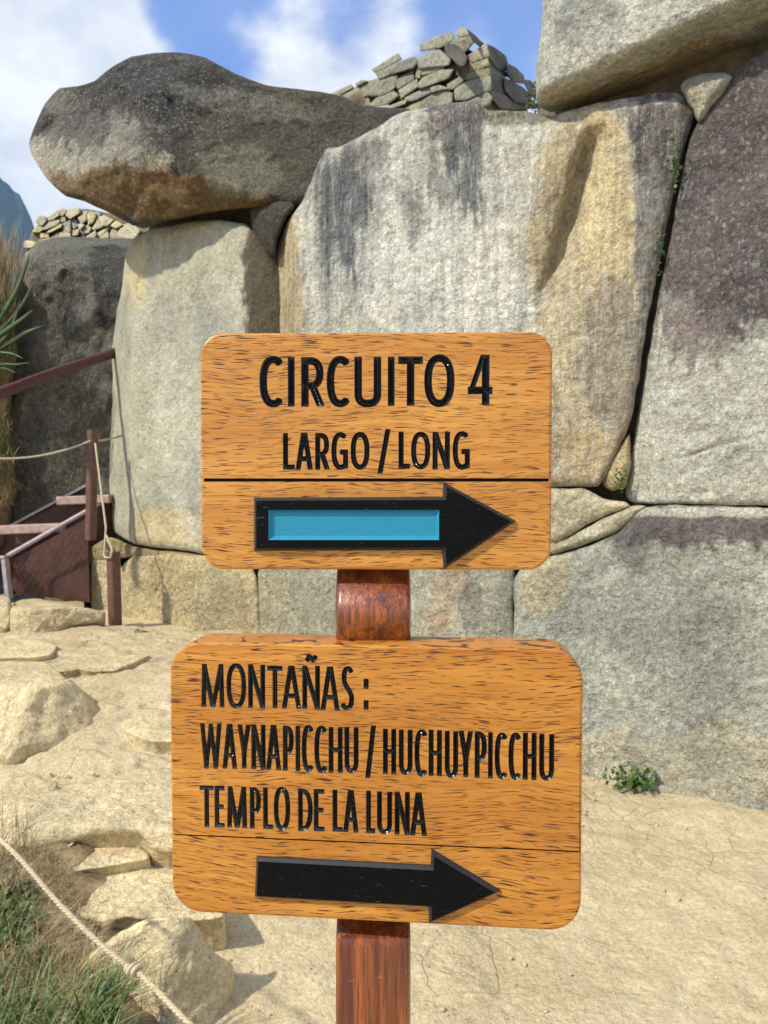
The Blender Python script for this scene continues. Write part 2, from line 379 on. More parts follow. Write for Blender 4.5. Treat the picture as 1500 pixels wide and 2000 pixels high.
def rock(name, outline, fac, base, zones=(), back=.5, bdir=None, r=.05, amp=(.022, .009), freq=(2.2, 12.0), N=200, R=50,
         mat=None, parent=None, label=None, cat=None, group=None, carve=None, center=None, k=.03, rim=1.5, lich=.3, seed=None, shrink=.12, sharp=.5, streak=0.0, kind=None):
    seed = seed if seed is not None else (len(bpy.data.meshes)*1.7+.3)
    O = catmull(outline, N, sharp=sharp); n = len(O)
    if rim:
        nr = np.stack([fbm(np.c_[O/45., np.zeros(n)], 1.0, 3, seed), fbm(np.c_[O/45., np.ones(n)*5], 1.0, 3, seed)], 1)
        O = O+nr*rim*2.0
    C = np.array(center if center is not None else O.mean(0))
    s = 1-(np.arange(R)/R)**1.25
    P2 = np.concatenate([(C+(O-C)*q) for q in s]+[C[None]])
    t = hit(fac, P2[:, 0], P2[:, 1], k)
    dist = seg_dist(P2, O)*t/F
    # keep facets running away behind the outline within the stone's own thickness
    tm = np.median(t); t = np.minimum(t, tm+back*3)
    q = np.clip(dist/r, 0, 1); t = t+r*.9*(1-np.sqrt(np.clip(1-(1-q)**2, 0, 1)))
    if carve is not None: t = t+carve(P2[:, 0], P2[:, 1])
    X = W(P2[:, 0], P2[:, 1], t)
    nz = amp[0]*(fbm(X, freq[0], 3, seed)+.8*np.abs(fbm(X, freq[0]*1.7, 3, seed+8)))+amp[1]*(fbm(X, freq[1], 3, seed+3)-.8*np.abs(fbm(X, freq[1]*.6, 3, seed+4)))
    fade = .25+.75*sstep(0, r, dist)
    X = X+(rays(P2[:, 0], P2[:, 1]))*(nz*fade)[:, None]
    nt = len(X); rimv = X[:n]; Cw = rimv.mean(0); bd = np.array(bdir if bdir is not None else rays(C[0], C[1]), float); bd /= np.linalg.norm(bd)
    rings = [X]; K = 7; faces = []
    for j in range(1, K+1):
        f = j/K; sh = shrink*f+(0 if f < .7 else (f-.7)/.3*.35)
        Y = rimv+bd*(back*math.sin(f*math.pi/2)); Y = Y+(Cw+bd*back*f-Y)*sh
        Y = Y+(fbm(Y, 3.0, 2, seed)*amp[0])[:, None]*np.array([.5, .2, .5]); rings.append(Y)
    rings.append((Cw+bd*back)[None])
    V = np.concatenate(rings); i = np.arange(n); i2 = (i+1) % n
    for j in range(R-1): faces.append(np.c_[j*n+i, j*n+i2, (j+1)*n+i2, (j+1)*n+i])
    cidx = R*n; quads = faces; tris = np.c_[(R-1)*n+i, (R-1)*n+i2, np.full(n, cidx)]
    prev = i
    for j in range(K):
        cur = nt+j*n+i; quads.append(np.c_[cur, nt+j*n+i2, prev[(i+1) % n], prev]); prev = cur
    tris = np.concatenate([tris, np.c_[prev[(i+1) % n], prev, np.full(n, len(V)-1)]])
    Q = np.concatenate(quads); T = np.concatenate([Q[:, [0, 1, 2]], Q[:, [0, 2, 3]], tris])
    # outline orientation -> outward faces
    area = (O[:, 0]*np.roll(O[:, 1], -1)-np.roll(O[:, 0], -1)*O[:, 1]).sum()
    if area > 0: T = T[:, ::-1]
    # mineral and lichen zones, some carrying painted-in shade
    px = np.concatenate([P2[:, 0]]+[O[:, 0]]*K+[C[:1]]); py = np.concatenate([P2[:, 1]]+[O[:, 1]]*K+[C[1:2]])
    tone = np.tile(np.array(base, float), (len(V), 1)); lichen = np.full(len(V), float(lich))
    if streak: # vertical run-off streaks
        st = fbm(V*np.array([14, 14, 1.2]), 1.0, 4, seed+9); tone = tone*(1+streak*st)[:, None]
    big = fbm(V, 1.7, 3, seed+5); tone = tone*(1+.14*big)[:, None]
    for z in zones:
        colr, b, stg = z[:3]; mode = z[3] if len(z) > 3 else 'n'
        if mode == 's': nn = fbm(V*np.array([11, 11, 1.1]), 1.0, 5, seed+2, .62)*1.0
        elif mode == 'f': nn = fbm(V, 16, 3, seed+2)*.45
        else: nn = fbm(V, 5, 4, seed+2)*.55
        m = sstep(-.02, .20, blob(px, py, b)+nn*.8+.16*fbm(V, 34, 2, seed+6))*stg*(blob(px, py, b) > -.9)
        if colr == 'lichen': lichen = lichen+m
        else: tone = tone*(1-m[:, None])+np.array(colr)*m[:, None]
    org = Cw if kind is None else (0, 0, 0)
    if parent is None:
        org = np.array([Cw[0], Cw[1], V[:, 2].min()])
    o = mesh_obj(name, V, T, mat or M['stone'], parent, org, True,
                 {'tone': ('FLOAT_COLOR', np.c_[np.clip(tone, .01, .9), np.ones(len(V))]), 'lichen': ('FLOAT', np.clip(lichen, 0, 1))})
    tag(o, label, cat, group, kind); return o

# ------------------------------------------------------------------ ground
def gz(X, Y):
    """height of the path; it climbs to the left and to the back"""
    sx = 1-sstep(-1.1, .75, X); sy = sstep(1.9, 4.4, Y)
    return .50*sx*sy
WALLN = math.hypot(.68, 1)
def behind(X, Y): return (.68*X+Y-4.74)/WALLN
def gfull(X, Y):
    h = gz(X, Y)
    ter = sstep(1.1, 1.7, behind(X, Y))*(1-sstep(14, 30, Y))*sstep(-2.6, -1.6, X+.0*Y)*sstep(30, 12, X)*3.0
    far = sstep(25, 80, np.hypot(X, Y))*-8
    return np.maximum(h, ter)+far
GL = (.60, .46, .25); 
def build_ground():
    def axis(lo, hi, c, fine, n):
        u = np.linspace(-1, 1, n); return u
    # nonuniform lines: dense within the visible court, stretching to the horizon
    xs = np.concatenate([-np.geomspace(6, 2500, 30)[::-1], np.linspace(-4.2, -2.0, 60)[:-1], np.linspace(-2.0, 2.4, 300), np.linspace(2.42, 5, 20), np.geomspace(6, 2500, 30)])
    ys = np.concatenate([-np.geomspace(1, 2500, 26)[::-1], np.linspace(-.5, 1.6, 14)[:-1], np.linspace(1.6, 6.6, 380), np.linspace(6.7, 9, 14), np.geomspace(10, 2500, 40)])
    gx, gy = np.meshgrid(xs, ys); P = np.c_[gx.ravel(), gy.ravel(), np.zeros(gx.size)]
    z = gfull(P[:, 0], P[:, 1]); near = np.exp(-(np.hypot(P[:, 0], P[:, 1]-3.5)/7)**2)
    q = P.copy(); q[:, 2] = 0
    z += near*(.035*fbm(q, .9, 3, 1)+.012*fbm(q, 4, 3, 2)+.004*fbm(q, 18, 3, 3))
    # worn ledges on the left where the bedrock shows through
    led = fbm(q*np.array([.6, 1.3, 1]), 1.5, 4, 9); m = near*(1-sstep(-.7, .3, P[:, 0]))
    z += m*(.020*sstep(.02, .05, led)+.020*sstep(.24, .27, led)+.015*sstep(-.2, -.17, led)-.045)*sstep(2.7, 3.4, P[:, 1])-m*.03*(1-sstep(2.7, 3.4, P[:, 1]))
    foot = fbm(q, 3.2, 2, 21); z -= near*.009*sstep(.22, .45, foot)
    P[:, 2] = z; nx, ny = len(xs), len(ys); i = np.arange(nx*ny).reshape(ny, nx)
    Fq = np.c_[i[:-1, :-1].ravel(), i[:-1, 1:].ravel(), i[1:, 1:].ravel(), i[1:, :-1].ravel()]
    o = mesh_obj('ground', P, Fq, M['ground']); tag(o, kind='structure', label='pale sandy earth path in front of the stone wall'); return o
build_ground()

# mountain far behind, on the left
def build_mountain():
    prof = [(-900, 330), (-500, 60), (-260, 150), (-120, 240), (-40, 310), (0, 345), (20, 362), (38, 385), (50, 405), (60, 430), (68, 455), (90, 500), (130, 560), (220, 640), (400, 760), (600, 960)]
    T0 = 1000.0; V = []; Fc = []; k = len(prof); NR = 14; D = 60
    xs = np.interp(np.linspace(0, k-1, 160), np.arange(k), [p[0] for p in prof]); ys = np.interp(np.linspace(0, k-1, 160), np.arange(k), [p[1] for p in prof])
    ys = ys+3.0*np.sin(xs/9.)+2*np.sin(xs/3.7+1); n = len(xs); base = W(xs, np.full(n, 990.), np.full(n, T0*.72)); top = W(xs, ys, np.full(n, T0)); bk = W(xs, np.full(n, 990.), np.full(n, T0*1.5))
    rows = []
    for j in range(NR+1): f = j/NR; rows.append(base+(top-base)*f)
    for j in range(1, 7): f = j/6; rows.append(top+(bk-top)*f)
    V = np.array(rows); q = V.copy(); d = fbm(q.reshape(-1, 3), .006, 4, 3).reshape(q.shape[:2])
    for j in range(len(rows)): V[j, :, 1] += d[j]*90*(1 if j not in (NR,) else .2)
    V = V.reshape(-1, 3); r = len(rows); i = np.arange(r*n).reshape(r, n)
    Fq = np.c_[i[:-1, :-1].ravel(), i[:-1, 1:].ravel(), i[1:, 1:].ravel(), i[1:, :-1].ravel()]
    tag(mesh_obj('mountain', V, Fq, M['mount']), kind='structure', label='steep blue mountain slope far behind the ruins')
build_mountain()
def build_haze():
    x, y0, y1, z0, z1 = 2300, -500, 2600, -60, 470
    V = [(a, b, c) for c in (z0, z1) for b in (y0, y1) for a in (-x, x)]
    Fc = [(0, 2, 3, 1), (4, 5, 7, 6), (0, 1, 5, 4), (2, 6, 7, 3), (0, 4, 6, 2), (1, 3, 7, 5)]
    m = bpy.data.materials.new('thin_air'); m.use_nodes = True; t = m.node_tree; t.nodes.clear()
    v = t.nodes.new('ShaderNodeVolumePrincipled'); v.inputs['Color'].default_value = (.42, .66, 1, 1); v.inputs['Density'].default_value = .00032; v.inputs['Anisotropy'].default_value = 0.2
    o = t.nodes.new('ShaderNodeOutputMaterial'); t.links.new(v.outputs[0], o.inputs['Volume'])
    h = mesh_obj('haze', V, Fc, m, smooth=False); tag(h, kind='stuff', label='thin bluish air between the ruins and the far mountain')
if HAZE: build_haze()

# ------------------------------------------------------------------ palettes (albedo)
GRY = (.40, .385, .32); PALE = (.55, .545, .49); DARK = (.035, .034, .036); PURP = (.115, .10, .102); OCH = (.49, .40, .23); BRN = (.20, .145, .075); BLUE = (.10, .115, .13); OLV = (.17, .165, .125)
NW = np.array([.68, 1, 0])/WALLN

wallT = empty('stone_wall', (0.3, 4.6, 0), 'massive Inca wall of huge fitted granite blocks behind the signpost', 'stone wall')
def wstone(outline, **kw):
    kw.setdefault('fac', [wall()]); fac = kw.pop('fac'); base = kw.pop('base', GRY)
    kw.setdefault('bdir', None); kw.setdefault('back', .8)
    return rock('stone', outline, fac, base, parent=wallT, **kw)

# pale upright block under the overhanging boulder
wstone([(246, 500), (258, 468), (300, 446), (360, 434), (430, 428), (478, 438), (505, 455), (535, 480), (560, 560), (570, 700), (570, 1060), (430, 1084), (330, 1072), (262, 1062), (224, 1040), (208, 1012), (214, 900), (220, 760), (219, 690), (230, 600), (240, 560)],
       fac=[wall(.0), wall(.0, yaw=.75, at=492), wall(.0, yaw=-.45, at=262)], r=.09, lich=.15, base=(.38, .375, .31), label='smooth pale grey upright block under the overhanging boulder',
       zones=[(OCH, (350, 1030, 110, 45), .75), ((.085, .07, .048), (518, 540, 46, 240), .95), ((.50, .44, .26), (268, 520, 22, 90), .7), (PALE, (360, 900, 50, 200, -10), .35), ((.30, .31, .29), (330, 640, 140, 60), .4), ((.27, .27, .24), (390, 980, 30, 110, -12), .5)], R=56, N=240, streak=.10, mat=M['stone_fine'], amp=(.025, .006))  # dark brown right zone also paints in the turned side's shade
# central slab with lichen streaks and the ochre grooved flank
def groove(x, y):
    cx = np.interp(y, [225, 260, 400, 520, 600, 700], [1158, 1150, 1112, 1078, 1052, 1030])
    a = sstep(228, 290, y)*(1-sstep(430, 640, y)); dx = x-cx
    g = .11*np.exp(-(np.clip(dx, 0, None)/38)**2)*np.exp(-(np.clip(-dx, 0, None)/10)**2)*a
    g -= .05*np.exp(-((dx+50)/38)**2)*a*sstep(1010, 1040, x)
    n = .10*np.exp(-(((x-995)/50)**2+((y-232)/18)**2))
    l1 = .05*sstep(0, 10, y-(790+.35*(1230-x)))*sstep(1130, 1160, x)*(1-sstep(1240, 1250, x))
    return g+n-l1*.0
wstone([(528, 650), (533, 560), (536, 500), (546, 468), (562, 432), (588, 398), (604, 362), (622, 318), (640, 290), (662, 286), (702, 268), (742, 246), (772, 226), (802, 216), (862, 206), (905, 200), (932, 196), (950, 214), (1000, 216), (1056, 222), (1080, 226), (1120, 214), (1200, 195), (1290, 182), (1325, 180), (1346, 196), (1355, 222), (1346, 260), (1334, 300), (1320, 360), (1302, 440), (1283, 540), (1262, 640), (1244, 760), (1230, 830), (1202, 888), (1182, 930), (1168, 948), (1080, 952), (900, 962), (600, 965), (530, 960)],
       fac=[wall(-.02, .0), wall(-.02, yaw=-.5, at=580), wall(-.02, yaw=.3, at=1215)], center=(900, 560), carve=groove, mat=M['stone_streak'], r=.07, lich=.15, base=(.46, .455, .41), R=90, N=380, streak=.30,
       label='broad central slab, white lichen streaks left, ochre groove right',
       zones=[((.27, .29, .30), (700, 440, 110, 220), .6, 's'), ((.33, .34, .34), (860, 400, 90, 260), .45, 's'), ((.46, .40, .27), (1140, 560, 120, 420), .95, 'n'), ((.54, .45, .28), (1185, 420, 55, 240), .8, 'f'), ((.33, .27, .17), (1080, 420, 50, 200, 12), .6, 'f'), ((.28, .25, .21), (1200, 720, 70, 170), .75), ((.17, .16, .155), (1275, 420, 50, 260), .85, 's'),
              (PURP, (890, 240, 75, 100), .9, 's'), (BLUE, (830, 430, 60, 250), .55, 's'), (BLUE, (682, 430, 60, 130), .9, 's'), (BLUE, (650, 380, 24, 90), .6, 's'), (BLUE, (935, 350, 50, 150), .8, 's'), (PURP, (720, 300, 50, 40), .45, 's'), ((.42, .34, .20), (556, 580, 40, 190), .85), ((.62, .62, .59), (880, 560, 150, 170), .8, 's'), ((.62, .62, .59), (760, 520, 60, 160), .6, 's'), ((.60, .60, .56), (800, 300, 40, 90), .6, 's'), ((.60, .59, .55), (970, 400, 40, 200), .6, 's'), (OLV, (1010, 222, 70, 26), .8), (PURP, (1290, 260, 70, 90), .8, 's'), ((.33, .24, .13), (1150, 900, 120, 90), .55), ('lichen', (1280, 300, 80, 150), .5)])
# upper right slab
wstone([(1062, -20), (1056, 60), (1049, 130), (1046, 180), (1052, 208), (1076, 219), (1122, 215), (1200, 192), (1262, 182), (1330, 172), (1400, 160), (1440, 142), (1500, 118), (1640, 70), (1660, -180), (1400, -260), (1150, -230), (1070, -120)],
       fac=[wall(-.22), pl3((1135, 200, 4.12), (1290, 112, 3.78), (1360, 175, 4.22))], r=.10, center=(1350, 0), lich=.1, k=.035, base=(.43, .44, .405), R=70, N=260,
       label='great slab at the upper right with a brownish shaded underside', zones=[((.34, .25, .14), (1300, 165, 260, 60, -18), .85), (PALE, (1180, 90, 120, 60), .4), (BLUE, (1150, 40, 80, 60), .4, 's'), (OCH, (1120, 190, 60, 26), .35)])  # underside zone: brownish, with the overhang's shade painted into it
# wedge between the slabs
wstone([(1330, 168), (1345, 152), (1378, 144), (1415, 142), (1430, 152), (1412, 184), (1388, 214), (1366, 238), (1352, 214), (1338, 190)],
       fac=[wall(.02)], r=.08, back=.5, N=90, R=20, base=(.38, .37, .30), label='small wedge stone between three big blocks')
# tall dark slab right
def lines5(x, y):
    a = .010*np.exp(-((y-(905-.30*(x-1290)+2*np.sin(x/19.)))/3.)**2)*sstep(1250, 1330, x)
    a += .008*np.exp(-((y-(742-.05*(x-1300)))/3.)**2)*sstep(1230, 1290, x)*(1-sstep(1380, 1420, x))
    a -= .015*sstep(0, 40, y-(650+14*np.sin(x/37.)))
    return a
wstone([(1660, 0), (1540, 70), (1498, 96), (1468, 112), (1436, 142), (1400, 188), (1366, 236), (1347, 275), (1337, 320), (1321, 400), (1302, 500), (1282, 600), (1264, 700), (1251, 780), (1234, 880), (1224, 950), (1224, 972), (1240, 983), (1300, 984), (1400, 986), (1500, 988), (1700, 992), (1720, 500)],
       fac=[wall(-.06, .04), wall(-.06, .04, yaw=-.5, at=1290)], carve=lines5, center=(1460, 560), r=.05, lich=.2, base=(.44, .44, .395), R=90, N=280,
       label='tall right block, dark purple above and pale grey below', zones=[(PURP, (1540, 330, 330, 370), 1.0, 'n'), (PURP, (1330, 560, 90, 160), .7, 's'), ((.22, .18, .18), (1340, 650, 70, 60), .6, 's'), ('lichen', (1450, 400, 250, 330), .75), (PALE, (1440, 820, 250, 130), .3), ((.36, .36, .31), (1400, 930, 200, 50), .5)])
# small stones at the joint below
wstone([(1229, 848), (1232, 900), (1223, 948), (1198, 958), (1179, 945), (1178, 924), (1190, 900), (1208, 872)], fac=[wall(.05)], r=.06, back=.4, N=80, R=18, base=(.40, .33, .20), label='small ochre chock stone in the vertical joint')
wstone([(1000, 950), (1082, 954), (1140, 955), (1180, 974), (1222, 980), (1232, 990), (1190, 1004), (1150, 1024), (1115, 1044), (1085, 1058), (1000, 1066)], fac=[wall(-.02)], r=.05, N=110, R=26, base=(.46, .42, .30), label='pale lens shaped stone right of the upper board')
wstone([(1000, 1068), (1085, 1060), (1118, 1046), (1152, 1026), (1192, 1005), (1238, 988), (1262, 988), (1205, 1038), (1150, 1062), (1080, 1082), (1000, 1090)], fac=[wall(-.01)], r=.04, N=110, R=22, base=(.36, .34, .25), label='thin curved stone band beneath the lens shaped stone', zones=[(PALE, (1150, 1030, 40, 16), .6)])
# stones of the course behind the upper board
wstone([(540, 966), (760, 964), (780, 1000), (775, 1070), (560, 1078), (530, 1040)], fac=[wall()], N=100, R=24)
wstone([(785, 964), (996, 956), (998, 1010), (996, 1085), (790, 1075)], fac=[wall()], N=100, R=24)
# big lower right block
wstone([(1004, 1200), (1006, 1130), (1030, 1100), (1080, 1086), (1148, 1066), (1205, 1040), (1242, 1004), (1262, 990), (1310, 985), (1400, 988), (1520, 992), (1720, 1000), (1760, 1300), (1740, 1700), (1560, 1660), (1460, 1620), (1330, 1590), (1140, 1560), (1010, 1530)],
       fac=[wall(-.07, .02)], center=(1350, 1290), r=.07, lich=.12, base=(.355, .365, .325), R=80, N=260, label='big grey block at the lower right standing on the path',
       zones=[(PURP, (1350, 1030, 230, 40), .9, 's'), (PURP, (1240, 1050, 60, 60), .55, 's'), ((.45, .38, .23), (1070, 1130, 50, 90, 20), .65), (PALE, (1450, 1000, 300, 12), .6), (BLUE, (1230, 1160, 200, 120), .3), ((.46, .41, .29), (1350, 1500, 320, 90), .55)])
# lower course, left to right
def vcut(x, y):
    a = np.abs((x-268)-(y-1085)*.62); b = np.abs((x-338)+(y-1085)*.45)
    m = (1-sstep(1150, 1172, y)); return .02*m*(np.exp(-(a/3)**2)+np.exp(-(b/3)**2))
wstone([(238, 1110), (262, 1088), (330, 1082), (430, 1086), (484, 1096), (500, 1130), (506, 1180), (500, 1270), (400, 1290), (240, 1280), (236, 1200)], fac=[wall(.0)], carve=vcut, r=.06, N=200, R=60, base=(.46, .38, .23), label='ochre lower block with a V shaped crack', zones=[((.30, .28, .19), (420, 1170, 70, 70), .6), (OCH, (330, 1230, 120, 40), .5)])
wstone([(508, 1100), (560, 1088), (690, 1086), (700, 1300), (512, 1300)], fac=[wall(.03)], r=.05, N=120, R=30, base=(.33, .32, .25), zones=[((.40, .34, .22), (530, 1200, 40, 90), .5)])
wstone([(706, 1084), (830, 1078), (930, 1086), (1000, 1096), (1004, 1200), (1006, 1520), (860, 1420), (706, 1310)], fac=[wall(.02)], r=.05, N=180, R=50, base=(.33, .325, .265), streak=.25, label='grey lower block stained with orange lichen between the two boards',
       zones=[((.42, .27, .15), (868, 1150, 26, 90, 8), .45), ((.40, .26, .15), (850, 1215, 30, 24), .4), ((.42, .27, .15), (905, 1130, 16, 40), .35), (PURP, (925, 1180, 30, 60), .5, 's'), ((.22, .23, .19), (990, 1180, 22, 90), .5), ((.46, .44, .36), (830, 1170, 30, 100), .4, 's')])
# thin course under the upright block
wstone([(150, 1082), (190, 1062), (215, 1048), (262, 1066), (330, 1076), (430, 1088), (420, 1100), (300, 1092), (250, 1090), (160, 1100)], fac=[wall(.06)], r=.04, back=.5, N=110, R=14, base=(.30, .24, .13), label='thin brown stone course under the pale upright block')
wstone([(163, 1100), (172, 1092), (212, 1092), (236, 1096), (246, 1180), (240, 1260), (180, 1240), (166, 1190)], fac=[wall(.05), wall(.05, yaw=-.6, at=176)], r=.04, back=.5, N=100, R=24, base=(.46, .40, .26), label='squared yellowish block beside the staircase')
# small stone propping the boulder
wstone([(488, 410), (505, 398), (535, 392), (562, 394), (575, 402), (558, 430), (540, 470), (536, 500), (520, 490), (500, 460), (488, 430)], fac=[wall(.0)], r=.08, back=.4, N=90, R=22, base=(.055, .05, .04), label='small dark stone wedged under the boulder')

rock('gap_backing', [(318, 520), (290, 452), (296, 428), (350, 405), (430, 380), (600, 345), (650, 300), (770, 240), (930, 222), (1040, 236), (1066, 190), (1200, 150), (1400, 100), (1560, 50), (1720, 60), (1740, 1400), (1000, 1300), (330, 1180), (316, 900), (316, 620)],  # dark backing added behind the blocks so no sky shows through the joints
     [wall(.34)], (.09, .075, .05), parent=wallT, back=.5, r=.05, N=160, R=24, center=(900, 700), rim=0, mat=M['core'], sharp=.15)
# ------------------------------------------------------------------ overhanging boulder
rock('boulder', [(57, 276), (66, 252), (76, 226), (88, 203), (100, 188), (116, 172), (150, 169), (185, 158), (204, 142), (226, 126), (255, 112), (300, 104), (350, 103), (402, 113), (430, 128), (470, 148), (520, 166), (572, 173), (626, 179), (672, 190), (712, 208), (752, 210), (800, 214), (830, 260), (760, 330), (680, 370), (600, 392), (572, 402), (540, 394), (505, 404), (440, 410), (380, 420), (330, 430), (305, 438), (280, 446), (250, 436), (205, 412), (165, 394), (130, 384), (106, 366), (88, 345), (72, 318), (60, 296)],
     [pl3((292, 110, 5.55), (292, 296, 5.22), (60, 276, 6.0)), pl3((292, 296, 5.22), (330, 110, 5.62), (720, 260, 5.62)), pl3((292, 300, 5.22), (520, 385, 5.20), (285, 440, 5.54)), pl3((292, 292, 5.22), (120, 372, 5.60), (285, 442, 5.56)),
      pl3((200, 150, 5.80), (420, 122, 5.65), (300, 230, 5.10))],
     (.068, .064, .053), back=1.5, bdir=None, r=.055, amp=(.035, .03), freq=(1.6, 6), k=.008, rim=.8, sharp=.3, N=300, R=80, center=(330, 265), lich=.4, mat=M['stone_rough'],
     zones=[((.36, .34, .28), (180, 325, 210, 68, 12), .95), ((.27, .26, .225), (190, 240, 90, 60), .5, 's'), ((.15, .098, .042), (340, 388, 260, 58, 8), .92), ((.20, .115, .045), (330, 360, 120, 30), .4), ((.26, .255, .24), (200, 270, 110, 60), .5, 's'), (DARK, (300, 170, 160, 60), .8, 's'), (DARK, (150, 240, 80, 50), .6, 's'), ((.10, .088, .06), (560, 280, 200, 120), .6), ((.20, .195, .17), (470, 200, 160, 26, 10), .45, 'f'), ((.19, .185, .16), (120, 200, 40, 30), .5), ((.22, .215, .17), (470, 330, 90, 50), .5), ('lichen', (250, 200, 250, 120), .5)],  # underside zones: brown rock, darkened further to paint in its shade
     label='huge overhanging boulder with dark top and orange brown underside resting on the wall', cat='boulder')

# dark rock face behind the staircase
rock('rock', [(30, 560), (48, 500), (70, 474), (112, 464), (180, 464), (262, 468), (330, 480), (380, 800), (380, 1180), (120, 1240), (-60, 1250), (-140, 1100), (-60, 700)],
     [pl3((40, 500, 7.4), (260, 480, 7.2), (150, 1100, 7.0)), pl3((60, 480, 7.5), (250, 560, 7.15), (180, 470, 7.8))], (.15, .15, .135), back=1.5, bdir=None, r=.15, amp=(.14, .04), freq=(1.3, 5), N=220, R=70, center=(150, 820), lich=.6, mat=M['stone_rough'],
     zones=[((.045, .045, .047), (220, 560, 70, 90), .85), ((.05, .05, .052), (130, 600, 26, 90), .7, 's'), ((.20, .19, .17), (180, 640, 10, 130, -4), .6, 's'), ((.22, .20, .17), (80, 600, 50, 130), .5), ((.17, .16, .12), (90, 880, 80, 200), .6), ((.09, .075, .045), (180, 900, 60, 150), .5), ('lichen', (80, 700, 120, 300), .6)],
     label='dark lichen covered rock face behind the staircase', cat='rock')

# ------------------------------------------------------------------ rubble walls above
def rubble(root, polys, sc, off, fac, rr, tones, back=.32, bd=None, jut=0.0, N=26, R=6):
    for k, P in enumerate(polys):
        Q = [(off[0]+x*sc, off[1]+y*sc) for x, y in P]
        f = [(n, d+rnd.uniform(-.05, .04)) for n, d in fac]
        cc_ = np.mean(Q, 0); Q = [(cc_[0]+(x-cc_[0])*1.13, cc_[1]+(y-cc_[1])*1.13) for x, y in Q]; c = np.array(tones[rnd.randrange(len(tones))])*rnd.uniform(.85, 1.15)
        rock('stone', Q, f, tuple(c), parent=root, back=back, bdir=bd, r=rr, amp=(.025, .012), freq=(4, 15), N=N, R=R, rim=.3, lich=.2, sharp=.22)
A = [[(60, 900), (300, 790), (330, 830), (170, 920), (90, 930)], [(370, 780), (440, 730), (520, 740), (400, 800)], [(610, 580), (920, 385), (970, 460), (820, 540), (650, 620)], [(650, 630), (810, 570), (830, 650), (690, 710)], [(825, 560), (980, 480), (1150, 420), (1180, 500), (1140, 560), (870, 640)],
     [(180, 930), (430, 800), (440, 960), (380, 1000)], [(440, 800), (560, 740), (530, 930), (440, 950)], [(560, 750), (910, 670), (870, 850), (700, 930), (530, 920)], [(390, 1000), (540, 950), (560, 1060), (470, 1070)], [(560, 1060), (680, 950), (870, 880), (930, 940), (800, 1040), (640, 1080)],
     [(910, 700), (1150, 590), (1130, 650), (930, 720)], [(900, 720), (1130, 660), (1140, 720), (950, 840), (890, 790)], [(960, 860), (1180, 720), (1190, 820), (990, 960)], [(1040, 960), (1360, 810), (1370, 900), (1180, 990), (1050, 1010)], [(800, 1080), (1040, 990), (1040, 1040), (870, 1100)],
     [(1000, 1120), (1230, 1010), (1250, 1100), (1150, 1180), (1000, 1180)], [(1265, 1010), (1360, 940), (1520, 860), (1640, 900), (1640, 1050), (1500, 1120), (1300, 1140)], [(1180, 460), (1360, 360), (1480, 330), (1620, 450), (1600, 520), (1240, 560)], [(1250, 560), (1580, 520), (1480, 600), (1250, 660)],
     [(1210, 790), (1280, 690), (1500, 600), (1650, 600), (1600, 700), (1250, 830)], [(1255, 250), (1400, 170), (1630, 100), (1670, 190), (1500, 290), (1260, 330)], [(640, 1090), (800, 1060), (860, 1110), (800, 1180), (660, 1180)], [(1190, 560), (1240, 580), (1230, 700), (1170, 690)], [(1370, 820), (1480, 790), (1600, 840), (1500, 860), (1390, 890)],
     [(1715, 100), (1780, 30), (1860, 50), (1900, 130), (1750, 150)], [(1670, 200), (1900, 140), (1930, 230), (1820, 360), (1690, 310)], [(1880, 400), (2100, 250), (2140, 410), (1920, 490)], [(1900, 500), (2120, 430), (2140, 540), (1910, 610)], [(1830, 730), (1900, 620), (2140, 560), (2150, 670)],
     [(1600, 780), (1760, 690), (1810, 740), (1670, 840), (1610, 850)], [(1710, 850), (1850, 760), (2140, 690), (2150, 870), (1850, 980), (1720, 980)], [(1870, 1020), (2120, 900), (2180, 960), (2150, 1060), (1890, 1100)], [(1570, 1120), (1810, 1020), (1860, 1070), (1700, 1180), (1580, 1200)]]
B = [[(1870, 60), (1920, 100), (2070, 240), (2020, 270), (1930, 200)], [(2120, 260), (2220, 300), (2360, 400), (2390, 500), (2400, 590), (2260, 570), (2150, 420)], [(2150, 440), (2280, 600), (2400, 620), (2390, 680), (2230, 620), (2150, 540)], [(2410, 520), (2500, 570), (2590, 660), (2610, 760), (2460, 740), (2400, 640)],
     [(2160, 560), (2350, 680), (2370, 780), (2260, 760), (2160, 650)], [(2160, 690), (2360, 800), (2370, 900), (2200, 870)], [(2370, 720), (2600, 830), (2690, 930), (2700, 1020), (2500, 1000), (2380, 870)], [(2620, 740), (2700, 740), (2780, 830), (2840, 930), (2830, 1020), (2700, 930)], [(2160, 880), (2300, 900), (2490, 1000), (2500, 1100), (2300, 1090), (2190, 960)], [(2500, 1010), (2700, 1030), (2840, 1040), (2820, 1100), (2520, 1100)]]
sa, oa = .14667, (640, 50)
fA = [pl3((650, 180, 10.6), (934, 100, 8.2), (934, 240, 8.1))]; fB = [pl3((934, 100, 8.2), (934, 240, 8.1), (1040, 190, 9.7))]
rwall = empty('rubble_wall', W(930, 240, 8.4), 'ruined corner of a small stone wall rising above the central slab', 'rubble wall')
TA = [(.32, .31, .25), (.28, .28, .23), (.34, .315, .23), (.27, .275, .255), (.30, .29, .235)]
rubble(rwall, A, sa, oa, fA, .032, TA); rubble(rwall, B, sa, oa, fB, .04, [(.16, .16, .15), (.12, .12, .115)])  # B stones get darker tones, painting in the shade of the right face
